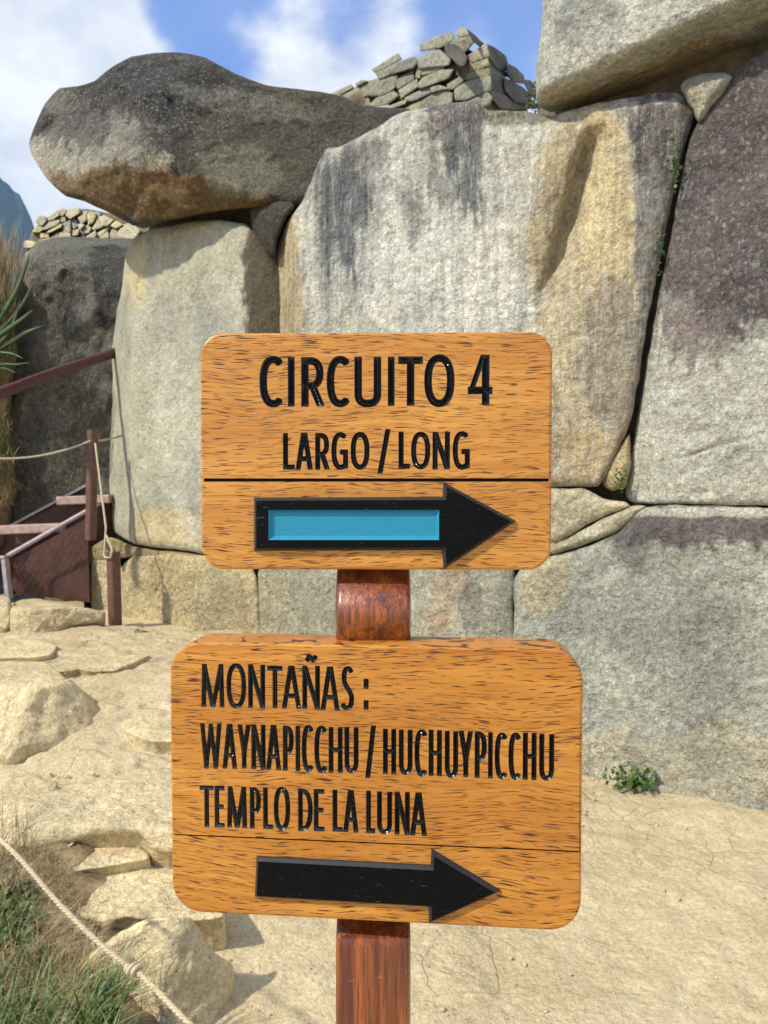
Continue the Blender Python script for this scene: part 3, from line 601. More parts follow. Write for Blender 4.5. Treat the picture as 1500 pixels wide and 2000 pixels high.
# protruding peg stone
rock('stone', [(oa[0]+(1500+x)*sa, oa[1]+y*sa) for x, y in [(60, 260), (170, 240), (270, 300), (360, 420), (345, 500), (310, 545), (250, 540), (160, 450), (80, 380)]],
     [pl3((850, 90, 8.35), (895, 128, 7.9), (870, 132, 8.1)), pl3((850, 90, 8.35), (872, 86, 8.3), (893, 125, 7.9))], (.10, .10, .085), parent=rwall, back=.7, r=.05, amp=(.02, .01), N=40, R=10, rim=.2, label='dark peg stone jutting from the corner')
def core(name, poly, fac, root, mat, off=.09, back=.3):  # mud sheet put behind the stones to keep the gaps dark
    f = [(n, d+off) for n, d in fac]
    rock(name, poly, f, (.12, .10, .07), parent=root, back=back, r=.03, amp=(.02, .01), N=60, R=10, rim=0, mat=mat, sharp=.2)
core('gap_backing', [(665, 200), (700, 178), (740, 158), (780, 136), (820, 124), (850, 96), (890, 84), (934, 108), (936, 420), (660, 420)], fA, rwall, M['core'])
core('gap_backing', [(934, 108), (958, 122), (980, 160), (1006, 186), (1030, 212), (1040, 420), (934, 420)], fB, rwall, M['core'])
Cc = [[(180, 310), (215, 240), (270, 250), (290, 300), (240, 350)], [(310, 260), (400, 200), (430, 240), (370, 280), (320, 290)], [(400, 190), (480, 160), (520, 180), (480, 240), (430, 230)], [(515, 230), (540, 170), (660, 160), (660, 210), (560, 270)], [(140, 420), (180, 360), (250, 370), (220, 420)], [(240, 400), (330, 310), (430, 290), (430, 340), (300, 390)],
      [(300, 420), (460, 330), (460, 370), (330, 430)], [(470, 420), (480, 330), (560, 300), (560, 420), (500, 450)], [(570, 290), (630, 270), (650, 350), (600, 390)], [(650, 260), (740, 220), (750, 290), (690, 330)], [(750, 230), (790, 195), (850, 220), (820, 310), (770, 340)], [(670, 400), (740, 340), (800, 370), (770, 430), (700, 440)],
      [(570, 400), (660, 390), (650, 450), (580, 470)], [(810, 380), (870, 290), (920, 370), (830, 400)], [(890, 260), (950, 240), (1040, 290), (980, 350), (920, 350)], [(1020, 350), (1080, 300), (1150, 340), (1080, 380)], [(740, 480), (840, 410), (860, 450), (830, 500)], [(860, 440), (1000, 350), (1010, 380), (890, 480)],
      [(890, 490), (980, 420), (1000, 490), (900, 510)], [(1000, 490), (1030, 390), (1100, 390), (1090, 500)], [(1100, 490), (1130, 380), (1200, 345), (1300, 370), (1340, 410), (1280, 500)], [(340, 490), (430, 410), (450, 500)], [(230, 440), (310, 430), (320, 480), (240, 490)], [(40, 590), (60, 520), (170, 540), (150, 600)], [(220, 520), (340, 490), (370, 560), (280, 610)],
      [(60, 680), (140, 600), (200, 640), (170, 720)], [(430, 260), (500, 250), (510, 300), (440, 320)], [(700, 190), (760, 190), (740, 230), (680, 240)], [(650, 340), (690, 330), (720, 350), (670, 400)], [(840, 200), (900, 210), (880, 280), (840, 290)], [(450, 430), (560, 440), (560, 500), (450, 500)], [(1150, 340), (1230, 320), (1250, 350), (1180, 365)]]
fC = [pl3((60, 470, 9.2), (280, 420, 8.6), (170, 500, 8.7))]
lwall = empty('rubble_wall', W(170, 480, 8.9), 'low wall of small rounded stones seen beneath the boulder at left', 'rubble wall')
rubble(lwall, Cc, .17333, (40, 380), fC, .035, [(.44, .40, .29), (.40, .37, .28), (.46, .40, .26), (.36, .35, .30)], N=22)
core('gap_backing', [(62, 452), (90, 425), (130, 412), (170, 408), (230, 420), (300, 440), (320, 640), (60, 640), (50, 500)], fC, lwall, M['core'], .09)

# ------------------------------------------------------------------ rocks on the ground, left
def grock(outline, ztop, label, front=None, base=(.66, .56, .37), tilt=(0, 0), zones=(), r=.05, name='rock', N=170, R=44, extra=(), **kw):
    fac = [flat(ztop, *tilt)]+list(extra)
    if front: fac.append(front)
    ox = np.mean([p[0] for p in outline]); oy = np.mean([p[1] for p in outline]); sx = np.ptp([p[0] for p in outline]); sy = np.ptp([p[1] for p in outline])
    zones = list(zones)+[((.60, .50, .32), (ox+sx*.1, oy-sy*.15, sx*.5, sy*.4), .7), ((.60, .50, .32), (ox-sx*.2, oy+sy*.3, sx*.4, sy*.3), .5)]
    kw.setdefault('amp', (.028, .010)); kw.setdefault('k', .012); kw.setdefault('back', .5)
    return rock(name, outline, fac, base, zones, bdir=(0, .25, -1), r=r, freq=(3, 12), N=N, R=R, label=label, cat='rock', rim=2.0, mat=M['stone_fine'], **kw)
# front faces: nearly vertical planes through a pixel at depth t, normal roughly to camera
def fr(px, py, t, yaw=0.0, lean=.25):
    P = W(px, py, t); n = np.array([math.sin(yaw), math.cos(yaw), -lean]); return n, n@P
grock([(-160, 1330), (-60, 1296), (40, 1290), (95, 1296), (135, 1330), (180, 1366), (220, 1412), (206, 1440), (178, 1462), (120, 1486), (50, 1498), (-60, 1510), (-180, 1500)], .43, 'broad low rounded rock at the left edge of the path', front=fr(100, 1470, 3.35, .25, .9), tilt=(-.02, .03), r=.10, extra=[fr(196, 1400, 3.75, -.9, .5)], zones=[((.36, .29, .18), (200, 1410, 40, 60), .6)])  # darker right-side zone paints in the shade away from the sun
grock([(88, 1300), (110, 1284), (160, 1282), (230, 1278), (292, 1276), (270, 1292), (225, 1310), (180, 1312), (150, 1308), (118, 1312)], .50, 'thin flat slab lying behind the rounded rock', front=fr(180, 1296, 4.22, -.1, .3), r=.03, base=(.50, .42, .28), N=110, R=26, back=.2)
grock([(-60, 1560), (40, 1548), (160, 1536), (280, 1500), (340, 1494), (460, 1520), (520, 1580), (470, 1650), (400, 1640), (330, 1668), (300, 1662), (270, 1632), (160, 1640), (110, 1652), (70, 1680), (40, 1730), (-60, 1740)], .30, 'wide worn ledge of pale rock crossing the path at left', front=fr(200, 1640, 2.72, .12, .35), r=.06, N=220, R=60, zones=[((.55, .50, .38), (250, 1580, 220, 60), .5)], center=(230, 1580))
grock([(96, 1760), (104, 1700), (150, 1672), (210, 1660), (262, 1668), (300, 1690), (345, 1700), (420, 1740), (440, 1790), (360, 1800), (280, 1796), (230, 1800), (200, 1850), (150, 1870), (112, 1830)], .15, 'blocky stone with a shaded hollow front beside the grass', front=fr(230, 1770, 2.42, .15, .12), extra=[fr(110, 1780, 2.34, .9, .15)], r=.03, base=(.66, .55, .36), N=200, R=50, zones=[((.30, .24, .15), (180, 1830, 70, 40), .6)], center=(240, 1750))  # dark zone paints the shade of the hollow front into the tone
grock([(172, 1870), (206, 1838), (262, 1804), (300, 1792), (372, 1794), (392, 1822), (420, 1862), (454, 1884), (450, 1920), (428, 1966), (400, 2030), (330, 2080), (200, 2060), (150, 1960), (152, 1910)], .12, 'angular loose rock behind the rope at the bottom left', front=fr(300, 1985, 2.13, .35, .28), extra=[fr(444, 1940, 2.25, -.9, .25), fr(165, 1920, 2.16, 1.0, .2)], tilt=(.05, .10), r=.022, base=(.68, .57, .37), N=200, R=50, zones=[((.33, .30, .24), (190, 1960, 70, 80), .6), (OCH, (330, 1860, 100, 60), .3)], center=(310, 1910))
grock([(120, 1660), (150, 1640), (240, 1632), (282, 1650), (290, 1676), (230, 1690), (140, 1700)], .20, 'small flat step stone tucked under the worn ledge', front=fr(200, 1690, 2.60, .1, .3), r=.03, N=100, R=24, back=.25)
grock([(-60, 1262), (20, 1248), (70, 1250), (110, 1262), (96, 1278), (40, 1286), (-60, 1290)], .53, 'low flat bedrock slab in front of the grey cut off stone', front=fr(40, 1284, 4.42, 0, .5), r=.02, N=110, R=26, back=.2)
grock([(228, 1330), (300, 1310), (400, 1300), (520, 1330), (500, 1400), (420, 1440), (300, 1450), (240, 1420), (250, 1370)], .37, 'smooth bedrock hump between the rounded rock and the lower board', front=fr(320, 1446, 3.42, -.1, .9), r=.05, N=140, R=34, back=.3)
grock([(18, 1196), (30, 1176), (70, 1170), (140, 1180), (205, 1196), (206, 1212), (150, 1222), (100, 1246), (60, 1250), (22, 1244)], .66, 'squared low stone in front of the staircase foot', front=fr(60, 1220, 5.35, .15, .1), extra=[fr(140, 1215, 5.45, -.5, .1)], r=.05, base=(.48, .41, .27), N=130, R=30, back=.3, zones=[((.22, .17, .10), (130, 1225, 60, 26), .5)])
grock([(-80, 1190), (-20, 1160), (20, 1172), (24, 1210), (10, 1246), (-60, 1250)], .70, 'grey stone cut off by the left edge beside the stair foot', front=fr(0, 1215, 5.5, .1, .1), r=.05, base=(.30, .27, .20), N=90, R=20, back=.3)

# ------------------------------------------------------------------ bars, tubes
def bar_mesh(p, q, w, h, up=(0, 0, 1), bev=.12):
    p, q = np.array(p, float), np.array(q, float); d = (q-p); L = np.linalg.norm(d); d /= L
    up = np.array(up, float); s = np.cross(d, up); s /= np.linalg.norm(s); u = np.cross(s, d); b = min(w, h)*bev
    prof = [(-w/2+b, -h/2), (w/2-b, -h/2), (w/2, -h/2+b), (w/2, h/2-b), (w/2-b, h/2), (-w/2+b, h/2), (-w/2, h/2-b), (-w/2, -h/2+b)]
    V = []
    for c in (p, q): V += [c+s*a+u*e for a, e in prof]
    Fc = [tuple(range(7, -1, -1)), tuple(range(8, 16))]+[(i, (i+1) % 8, 8+(i+1) % 8, 8+i) for i in range(8)]
    return V, Fc
def bar(name, p, q, w, h, mat, parent=None, up=(0, 0, 1), **kw):
    V, Fc = bar_mesh(p, q, w, h, up); o = mesh_obj(name, V, Fc, mat, parent, p, False); return tag(o, **kw)
def tube_mesh(P, rad, n=10, taper=None):
    P = np.asarray(P, float); k = len(P); T = np.gradient(P, axis=0); T /= np.linalg.norm(T, axis=1)[:, None]
    up = np.array([0, 0, 1.]) if abs(T[0, 2]) < .9 else np.array([1., 0, 0]); U = np.cross(T, up); U /= np.linalg.norm(U, axis=1)[:, None]; Wv = np.cross(U, T)
    a = np.linspace(0, 2*math.pi, n, endpoint=False); rr = np.full(k, rad) if np.isscalar(rad) else np.asarray(rad)
    V = (P[:, None, :]+rr[:, None, None]*(np.cos(a)[None, :, None]*U[:, None, :]+np.sin(a)[None, :, None]*Wv[:, None, :])).reshape(-1, 3)
    Fc = []
    for i in range(k-1):
        for j in range(n): Fc.append((i*n+j, i*n+(j+1) % n, (i+1)*n+(j+1) % n, (i+1)*n+j))
    Fc.append(tuple(range(n-1, -1, -1))); Fc.append(tuple((k-1)*n+j for j in range(n)))
    return V, Fc
def tube(name, P, rad, mat, parent=None, n=10, **kw):
    V, Fc = tube_mesh(P, rad, n); o = mesh_obj(name, V, Fc, mat, parent, P[0], True); return tag(o, **kw)

# ------------------------------------------------------------------ staircase
st = empty('staircase', W(20, 1165, 6.2), 'red brown steel staircase with timber treads climbing behind the wall', 'staircase')
def channel(name, pts_top, t0, t1, hpx0, hpx1, mat, lab):
    (x0, y0), (x1, y1) = pts_top; p = W(x0, y0, t0); q = W(x1, y1, t1); h0 = hpx0*t0/F; h1 = hpx1*t1/F
    V = []; Fc = []
    pr = [(0, 0), (.07, 0), (.07, -.012), (.012, -.012), (.012, -1), (.07, -1), (.07, -1.001), (0, -1.001)]
    for c, h in ((p, h0), (q, h1)):
        V += [c+np.array([0, -.0, 0])]
    s = np.array([0, 1., 0])
    V = []
    for c, h in ((p, h0), (q, h1)):
        for a, z in ((-.05, 0), (.012, 0), (.012, -h), (-.05, -h), (-.05, -h+.012), (0, -h+.012), (0, -.012), (-.05, -.012)): V.append(c+s*a+np.array([0, 0, z]))
    Fc = [(i, (i+1) % 8, 8+(i+1) % 8, 8+i) for i in range(8)]+[(0, 1, 2, 3, 4, 5, 6, 7), tuple(range(15, 7, -1))]
    o = mesh_obj(name, V, Fc, mat, st, p, False)
    # pale top flange, proud of the web
    e = bar('flange', p+np.array([0, -.022, .006]), q+np.array([0, -.022, .006]), .066, .022, M['rust_edge'], o)
    return o
s1 = channel('stringer', [(18, 1086), (225, 968)], 6.22, 6.9, 82, 100, M['rust'], 0)
s2 = channel('stringer', [(-40, 1062), (230, 918)], 7.0, 7.1, 60, 62, M['rust'], 0)
# pale cut end of the near stringer
e0 = W(18, 1086, 6.18); bar('end_plate', e0+np.array([-.01, -.05, -.02]), e0+np.array([.02, -.05, -.34]), .035, .07, M['rust_edge'], st, up=(0, 1, 0))
bar('end_plate', e0+np.array([-.12, -.05, -.005]), e0+np.array([.0, -.05, -.005]), .07, .02, M['rust_edge'], st)
bar('end_plate', e0+np.array([-.12, -.05, -.345]), e0+np.array([.01, -.05, -.30]), .07, .02, M['rust_edge'], st)
for (xa, xb, y, t, nm) in ((14, 134, 1034, 6.62, 0), (122, 222, 978, 6.85, 1)):
    a = W(xa, y, t); b = W(xb, y-4, t); tr = bar('tread', a, b, .26, .075, M['tread'], st)
    bar('tread_bracket', a+np.array([.02, .12, -.09]), b+np.array([-.02, .12, -.09]), .03, .10, M['rust'], st)
# skirt panel with wire mesh below the near stringer
pv = [W(20, 1150, 6.2), W(24, 1092, 6.2), W(168, 1012, 6.5), W(172, 1178, 6.3), W(30, 1160, 6.2)]
Vp = [v+np.array([0, .03, 0]) for v in pv]+[v+np.array([0, .05, 0]) for v in pv]; k5 = 5
mesh_obj('side_panel', Vp, [(0, 1, 2, 3, 4), (9, 8, 7, 6, 5)]+[(i, 5+i, 5+(i+1) % 5, (i+1) % 5) for i in range(5)], M['rust'], st, pv[0], False)
VV = []; FF = []
def clipx(x): return x
for k in range(-9, 16):
    for sg in (1, -1):
        x0 = 30+k*14; pts = []
        for q in range(12):
            y = 1178-q*13; x = x0+sg*q*8.0
            if 26 < x < 170 and y > 1092-(x-24)*.55+8 and y < 1160+(x-24)*.12: pts.append(W(x, y, 6.12+.002*(x-24)))
        if len(pts) > 2:
            v, f = tube_mesh(pts, .0018, 4); b = len(VV); VV += list(v); FF += [tuple(i+b for i in g) for g in f]
mesh_obj('wire_mesh', VV, FF, M['wire'], st, VV[0], True)
# handrail tube
hr = [W(x, y, t) for x, y, t in ((-120, 815, 5.3), (0, 768, 5.6), (110, 727, 6.1), (222, 690, 6.7), (330, 655, 7.1))]
tube('handrail', hr, .043, M['rail'], st, 14)
# mounting post
tube_a = W(179, 842, 6.05); bar('post', W(181, 840, 6.05), W(177, 1055, 6.05), .068, .068, M['pole'], st, up=(.75, 1, 0))
bar('bracket', W(177, 1040, 6.08), W(178, 1040, 6.35), .04, .03, M['rust'], st)
# free-standing rope post
pb = W(226, 1222, 5.68); tag(bar('post', W(213, 1078, 5.68)+np.array([.03, 0, 0]), pb+np.array([0, 0, -.15]), .078, .078, M['pole'], None, up=(.85, 1, 0)), 'square brown steel post standing on the ground left of the ochre block', 'post')
# ropes
def sag(p, q, s, n=24):
    t = np.linspace(0, 1, n)[:, None]; P = np.array(p)*(1-t)+np.array(q)*t; P[:, 2] -= (4*s*(t*(1-t)))[:, 0]; return P
def join(*ls): return np.concatenate([np.asarray(l)[(1 if i else 0):] for i, l in enumerate(ls)])
r1 = join(sag(W(-160, 862, 5.6), W(174, 862, 6.0), .13), sag(W(174, 862, 6.0), W(260, 842, 6.6), .02, 8))
tube('rope', r1, .0085, M['twine'], None, 6, label='thin pale rope sagging from the left edge to the stair post', cat='rope')
P1 = W(186, 866, 5.99); P2_ = W(207, 1030, 5.7); P3 = W(203, 1085, 5.66)
r2 = join(sag(P1, P2_, -.0, 10), sag(P2_, P3, .0, 8), [P3, W(206, 1089, 5.63), W(216, 1089, 5.61)], sag(W(216, 1089, 5.61), W(219, 1074, 5.62), 0, 3), sag(W(219, 1074, 5.62), W(208, 1046, 5.68), 0, 6))
tube('rope', r2, .0075, M['twine'], None, 6, label='thin pale rope hanging down from the stair post to the lower post', cat='rope')

# ------------------------------------------------------------------ blades and leaves
def blades(n, pos, hmin, hmax, w, lean, tintf, dirf=None, droop=.5, seg=4):
    """n tapered bent blades -> V, F, tint"""
    B = pos(n); h = rng.uniform(hmin, hmax, n); az = rng.uniform(0, 2*math.pi, n); ln = rng.uniform(lean[0], lean[1], n)
    if dirf is not None: az = dirf(n)
    d = np.c_[np.cos(az), np.sin(az), np.zeros(n)]; side = np.c_[-np.sin(az+rng.normal(0, .5, n)), np.cos(az), np.zeros(n)]
    side /= np.linalg.norm(side, axis=1)[:, None]; V = []; tw = rng.uniform(.7, 1.3, n)
    for k in range(seg+1):
        f = k/seg; up = h*(f-droop*ln*f*f*.9); out = h*ln*(f**1.6)
        c = B+d*out[:, None]+np.array([0, 0, 1.])*up[:, None]; ww = w*tw*(1-f**1.8)*.5*(.7+.3*min(1, f*4))
        V.append(c-side*ww[:, None]); V.append(c+side*ww[:, None])
    V = np.stack(V, 1); idx = np.arange(n)[:, None]*(2*(seg+1)); Fs = []
    for k in range(seg): Fs.append(np.c_[idx[:, 0]+2*k, idx[:, 0]+2*k+1, idx[:, 0]+2*k+3, idx[:, 0]+2*k+2])
    tint = np.repeat(tintf(n), 2*(seg+1)); return V.reshape(-1, 3), np.concatenate(Fs), tint
def blade_obj(name, parts, mat, label=None, cat=None, kind=None, parent=None, org=None):
    V = []; Fq = []; T = []; b = 0
    for v, f, t in parts: V.append(v); Fq.append(f+b); T.append(t); b += len(v)
    V = np.concatenate(V); o = mesh_obj(name, V, np.concatenate(Fq), mat, parent, V.mean(0)*np.array([1, 1, 0])+np.array([0, 0, V[:, 2].min()]) if org is None else org, True, {'tint': ('FLOAT', np.concatenate(T))})
    return tag(o, label, cat, None, kind)
def inpoly(poly, n, zt):
    P = np.array(poly); lo, hi = P.min(0), P.max(0); out = []
    while len(out) < n:
        q = rng.uniform(lo, hi, (n*3, 2)); x, y = q[:, 0], q[:, 1]; c = np.zeros(len(q), bool)
        for i in range(len(P)):
            a, b = P[i], P[(i+1) % len(P)]
            m = ((a[1] > y) != (b[1] > y)) & (x < (b[0]-a[0])*(y-a[1])/(b[1]-a[1]+1e-12)+a[0]); c ^= m
        out += list(q[c])
    return np.array(out[:n])
def on_flat(px, py, zf):
    """points on the ground seen at these pixels"""
    D = rays(px, py); t = np.full(len(D), 2.5)
    for _ in range(30):
        P = CAM+D*t[:, None]; z = zf(P[:, 0], P[:, 1]); t = .5*t+.5*(z-CAM[2])/D[:, 2]
    return CAM+D*t[:, None]
# grassy verge bottom left: a low earth shoulder carrying the grass
def verge_z(X, Y): return gz(X, Y)+.10*sstep(0, .25, -X-.42-.45*(Y-2.0))
xs = np.linspace(-2.6, -.2, 110); ys = np.linspace(.9, 3.4, 110); gx, gy = np.meshgrid(xs, ys)
h_ = .10*sstep(0, .30, -gx-.50-.52*(gy-2.0))*(1-sstep(2.6, 3.2, gy)); q_ = np.c_[gx.ravel(), gy.ravel(), np.zeros(gx.size)]
z_ = gz(gx, gy).ravel()+h_.ravel()-.05+.055*sstep(0, .02, h_.ravel())+.02*fbm(q_, 6, 3, 4)*sstep(0, .05, h_.ravel())
i_ = np.arange(110*110).reshape(110, 110)
tag(mesh_obj('verge', np.c_[gx.ravel(), gy.ravel(), z_], np.c_[i_[:-1, :-1].ravel(), i_[:-1, 1:].ravel(), i_[1:, 1:].ravel(), i_[1:, :-1].ravel()], M['soil']), kind='structure', label='dark soil verge under the grass')
vz = lambda X, Y: gz(X, Y)+.10*sstep(0, .30, -X-.50-.52*(Y-2.0))
def pos_px(poly):
    def f(n):
        q = inpoly(poly, n, 0); return on_flat(q[:, 0], q[:, 1], vz)-np.array([0, 0, .01])
    return f
G1 = [(-250, 1700), (10, 1690), (60, 1760), (95, 1860), (110, 1930), (150, 1980), (300, 2060), (300, 2500), (-400, 2500)]
G2 = [(-150, 1720), (40, 1700), (100, 1800), (120, 1900), (60, 1960), (-150, 1960)]
gr = [blades(2600, pos_px(G1), .05, .16, .0050, (.2, .9), lambda n: rng.uniform(0, .8, n)**1.3),
      blades(500, pos_px([(-100, 1960), (200, 1990), (260, 2060), (200, 2300), (-200, 2300)]), .12, .26, .0055, (.4, 1.1), lambda n: rng.uniform(.1, .9, n))]
blade_obj('grass', gr, M['grass'], 'green grass growing on the verge at the bottom left', kind='stuff')
dg = [blades(900, pos_px([(60, 1700), (120, 1690), (200, 1830), (210, 1900), (130, 1960), (90, 1850)]), .03, .09, .0022, (.5, 1.4), lambda n: rng.uniform(0, 1, n)), blades(900, pos_px([(10, 1650), (110, 1660), (150, 1760), (120, 1800), (40, 1740)]), .03, .08, .002, (.6, 1.5), lambda n: rng.uniform(0, .8, n)), blades(1500, pos_px(G2), .04, .13, .0022, (.3, 1.2), lambda n: rng.uniform(0, 1, n)), blades(900, pos_px(G1), .06, .16, .0022, (.3, 1.3), lambda n: rng.uniform(0, 1, n)),
      blades(60, pos_px([(-20, 1640), (60, 1640), (80, 1700), (-20, 1720)]), .15, .26, .002, (.1, .5), lambda n: rng.uniform(0, .5, n)),
      blades(70, pos_px([(130, 1905), (170, 1895), (185, 1930), (140, 1950)]), .12, .22, .0022, (.7, 1.3), lambda n: rng.uniform(.3, 1, n), lambda n: rng.normal(.4, .35, n)),
      blades(160, pos_px([(200, 1798), (285, 1790), (275, 1812), (190, 1845)]), .02, .06, .0014, (.4, 1.3), lambda n: rng.uniform(0, .7, n))]
blade_obj('dry_grass', dg, M['dry'], 'dry straw stalks mixed into the verge grass', kind='stuff')
# grass tuft at the foot of the loose rock
tf = [blades(70, lambda n: on_flat(rng.uniform(165, 225, n), rng.uniform(1985, 2030, n), vz)+np.array([0, 0, .02]), .12, .24, .006, (.4, 1.1), lambda n: rng.uniform(.1, .9, n), lambda n: rng.normal(.5, .5, n))]
blade_obj('grass_tuft', tf, M['grass'], 'green grass tuft arching against the angular loose rock', 'grass tuft')
# clover leaflets
def leaflets(n, pos, size, tiltmax=.6, lift=(0.0, .04)):
    B = pos(n); B[:, 2] += rng.uniform(lift[0], lift[1], n); V = []; Fq = []; T = []
    a = np.linspace(0, 2*math.pi, 7)[:-1]
    for i in range(n):
        s = size*rng.uniform(.6, 1.3); yaw = rng.uniform(0, 6.28); rx = rng.normal(0, tiltmax); ry = rng.normal(0, tiltmax)
        R3 = np.array(Matrix.Rotation(yaw, 3, 'Z') @ Matrix.Rotation(rx, 3, 'X') @ Matrix.Rotation(ry, 3, 'Y'))
        L = np.c_[np.cos(a)*s*.5, np.sin(a)*s*.38, .06*s*np.cos(2*a)]; b = len(V); V += list(L@R3.T+B[i]); Fq.append([b+j for j in range(6)]); T += [rng.uniform(0, 1)]*6
    return np.array(V), np.array(Fq), np.array(T)
cl = leaflets(420, pos_px([(-40, 1740), (60, 1730), (85, 1800), (60, 1850), (-40, 1860)]), .028)
blade_obj('clover', [cl], M['leaf'], 'small clover leaves among the verge grass', kind='stuff')

# dry bank with a broad-leaved plant at the left edge, behind the handrail
bank = rock('bank', [(-420, 520), (-200, 470), (-60, 490), (-10, 500), (18, 540), (30, 620), (32, 720), (20, 820), (30, 940), (10, 1060), (-60, 1120), (-420, 1150)], [pl3((0, 520, 7.0), (-200, 560, 6.6), (0, 1000, 6.8))], (.07, .06, .035), back=1.6, r=.3, amp=(.12, .05), N=120, R=30, rim=5, mat=M['soil'], kind='structure', label='steep earth bank at the left edge')
def bp(poly, t0, t1):
    def f(n):
        q = inpoly(poly, n, 0); return W(q[:, 0], q[:, 1], rng.uniform(t0, t1, n))
    return f
bg_ = [blades(900, bp([(-120, 520), (0, 500), (45, 540), (30, 600), (-100, 640)], 6.6, 7.1), .15, .42, .006, (.0, .6), lambda n: rng.uniform(0, .7, n)), blades(120, bp([(-40, 500), (20, 500), (50, 520), (20, 540), (-40, 540)], 6.7, 7.2), .35, .60, .004, (.05, .4), lambda n: rng.uniform(.4, 1, n)),
       blades(700, bp([(-80, 800), (10, 800), (30, 900), (10, 1000), (-80, 1000)], 6.5, 6.9), .15, .4, .005, (.4, 1.3), lambda n: rng.uniform(0, .5, n), droop=1.4)]
blade_obj('dry_grass', bg_, M['dry'], 'tall dry brown grass topping the earth bank at left', kind='stuff')
gg_ = [blades(700, bp([(-100, 600), (10, 590), (25, 680), (10, 760), (-100, 780)], 6.5, 6.9), .15, .4, .010, (.4, 1.2), lambda n: rng.uniform(0, .5, n)**2, droop=1.0), blades(500, bp([(-100, 830), (5, 830), (30, 900), (20, 950), (-100, 950)], 6.5, 6.8), .1, .3, .008, (.4, 1.2), lambda n: rng.uniform(0, .4, n)**2, droop=1.2)]
blade_obj('bank_grass', gg_, M['grass'], 'green grass hanging from the earth bank at left', kind='stuff')
# broad blade plant: each long leaf its own part
def long_leaf(pts, w, parent, tint):
    P = catmull_open(np.array([W(p[0], p[1], p[2]+1.05) for p in pts]), 14); k = len(P); T = np.gradient(P, axis=0); T /= np.linalg.norm(T, axis=1)[:, None]
    sd_ = np.cross(T, np.array([.1, -1., .25])); sd_ /= np.linalg.norm(sd_, axis=1)[:, None]; nn = np.cross(sd_, T)
    f = np.linspace(0, 1, k); ww = w*np.sin(np.clip(.25+f*.75, 0, 1)*math.pi)**.7*.5+.001; V = np.stack([P-sd_*ww[:, None], P+nn*(.25*ww)[:, None], P+sd_*ww[:, None], P-nn*(.0+.12*ww)[:, None]], 1).reshape(-1, 3)
    Fq = np.array([(4*i+j, 4*i+(j+1) % 4, 4*(i+1)+(j+1) % 4, 4*(i+1)+j) for i in range(k-1) for j in range(4)])
    return mesh_obj('leaf', V, Fq, M['agave'], parent, P[0], True, {'tint': ('FLOAT', np.full(len(V), tint))})
def catmull_open(P, n):
    k = len(P); out = []
    for s in np.linspace(0, k-1-1e-6, n):
        i = int(s); t = s-i; p0, p1, p2, p3 = P[max(i-1, 0)], P[i], P[min(i+1, k-1)], P[min(i+2, k-1)]
        out.append(.5*((2*p1)+(-p0+p2)*t+(2*p0-5*p1+4*p2-p3)*t*t+(-p0+3*p1-3*p2+p3)*t**3))
    return np.array(out)
plant = empty('plant', W(-30, 700, 6.55), 'plant with long broad green blades at the left edge above the handrail', 'plant')
for pts, w, tn in (([(-60, 700, 5.5), (0, 620, 5.5), (35, 560, 5.5), (58, 494, 5.5)], .10, .8), ([(-60, 690, 5.5), (0, 645, 5.45), (40, 600, 5.4), (74, 536, 5.4)], .07, .4), ([(-60, 700, 5.5), (0, 653, 5.4), (40, 625, 5.35), (64, 605, 5.3)], .08, .9),
                   ([(-60, 710, 5.5), (10, 675, 5.4), (50, 650, 5.3), (86, 636, 5.3)], .09, .15), ([(-60, 700, 5.5), (-10, 640, 5.5), (20, 590, 5.5), (30, 545, 5.5)], .06, .5), ([(-60, 730, 5.5), (0, 712, 5.4), (30, 712, 5.35), (58, 708, 5.3)], .05, .3),
                   ([(-60, 740, 5.5), (-10, 722, 5.4), (10, 720, 5.35), (30, 728, 5.3)], .05, .1), ([(-60, 690, 5.6), (-20, 600, 5.6), (0, 540, 5.6), (12, 500, 5.6)], .06, .3), ([(-60, 700, 5.45), (0, 668, 5.4), (26, 630, 5.4), (40, 585, 5.4)], .06, .6), ([(-70, 710, 5.5), (-20, 690, 5.4), (20, 690, 5.35), (44, 700, 5.3)], .06, .2)):
    long_leaf(pts, w*.55, plant, tn*.5)
# small plants in the joints
def weed(px, py, t, n, spread, size, label, elong=1.0, mat='leaf'):
    c = W(px, py, t); root = empty('weed', c, label, 'small plant')
    def pos(m):
        q = rng.normal(0, 1, (m, 3))*np.array([spread, spread*.5, spread*elong]); q[:, 2] = np.abs(q[:, 2]) if elong < 1.5 else q[:, 2]; return c+q
    v, f, tn = leaflets(n, pos, size, .9, (0, .005)); blade_obj('foliage', [(v, f, tn)], M[mat], parent=root, org=c)
    sp = [c+np.array([0, 0, -.02]), c+np.array([.003, 0, spread*elong*.5]), c+np.array([0, .002, spread*elong])]
    tube('stem', np.array(sp), .003, M['leaf'], root, 5); return root
def wz(px, off=0): return (4.74+off)/(1+.68*(px-750)/F)
weed(1238, 1536, wz(1238, -.12), 150, .055, .030, 'green weed at the foot of the big lower right block', .8)
weed(1316, 320, wz(1316, -.02), 60, .020, .019, 'fern like weed high in the joint between the two tallest slabs', 3.2)
weed(1290, 490, wz(1290, 0), 40, .012, .015, 'thin weed in the joint, beneath the fern like weed', 5)
weed(1213, 940, wz(1213, .0), 60, .022, .018, 'small green weed under the chock stone', 1.6)
weed(1044, 196, 4.62, 90, .028, .020, 'weed growing at the left foot of the upper right slab', 2.0)
weed(272, 1240, 5.35, 60, .028, .018, 'tiny pale weed on the path near the brown post', .7)

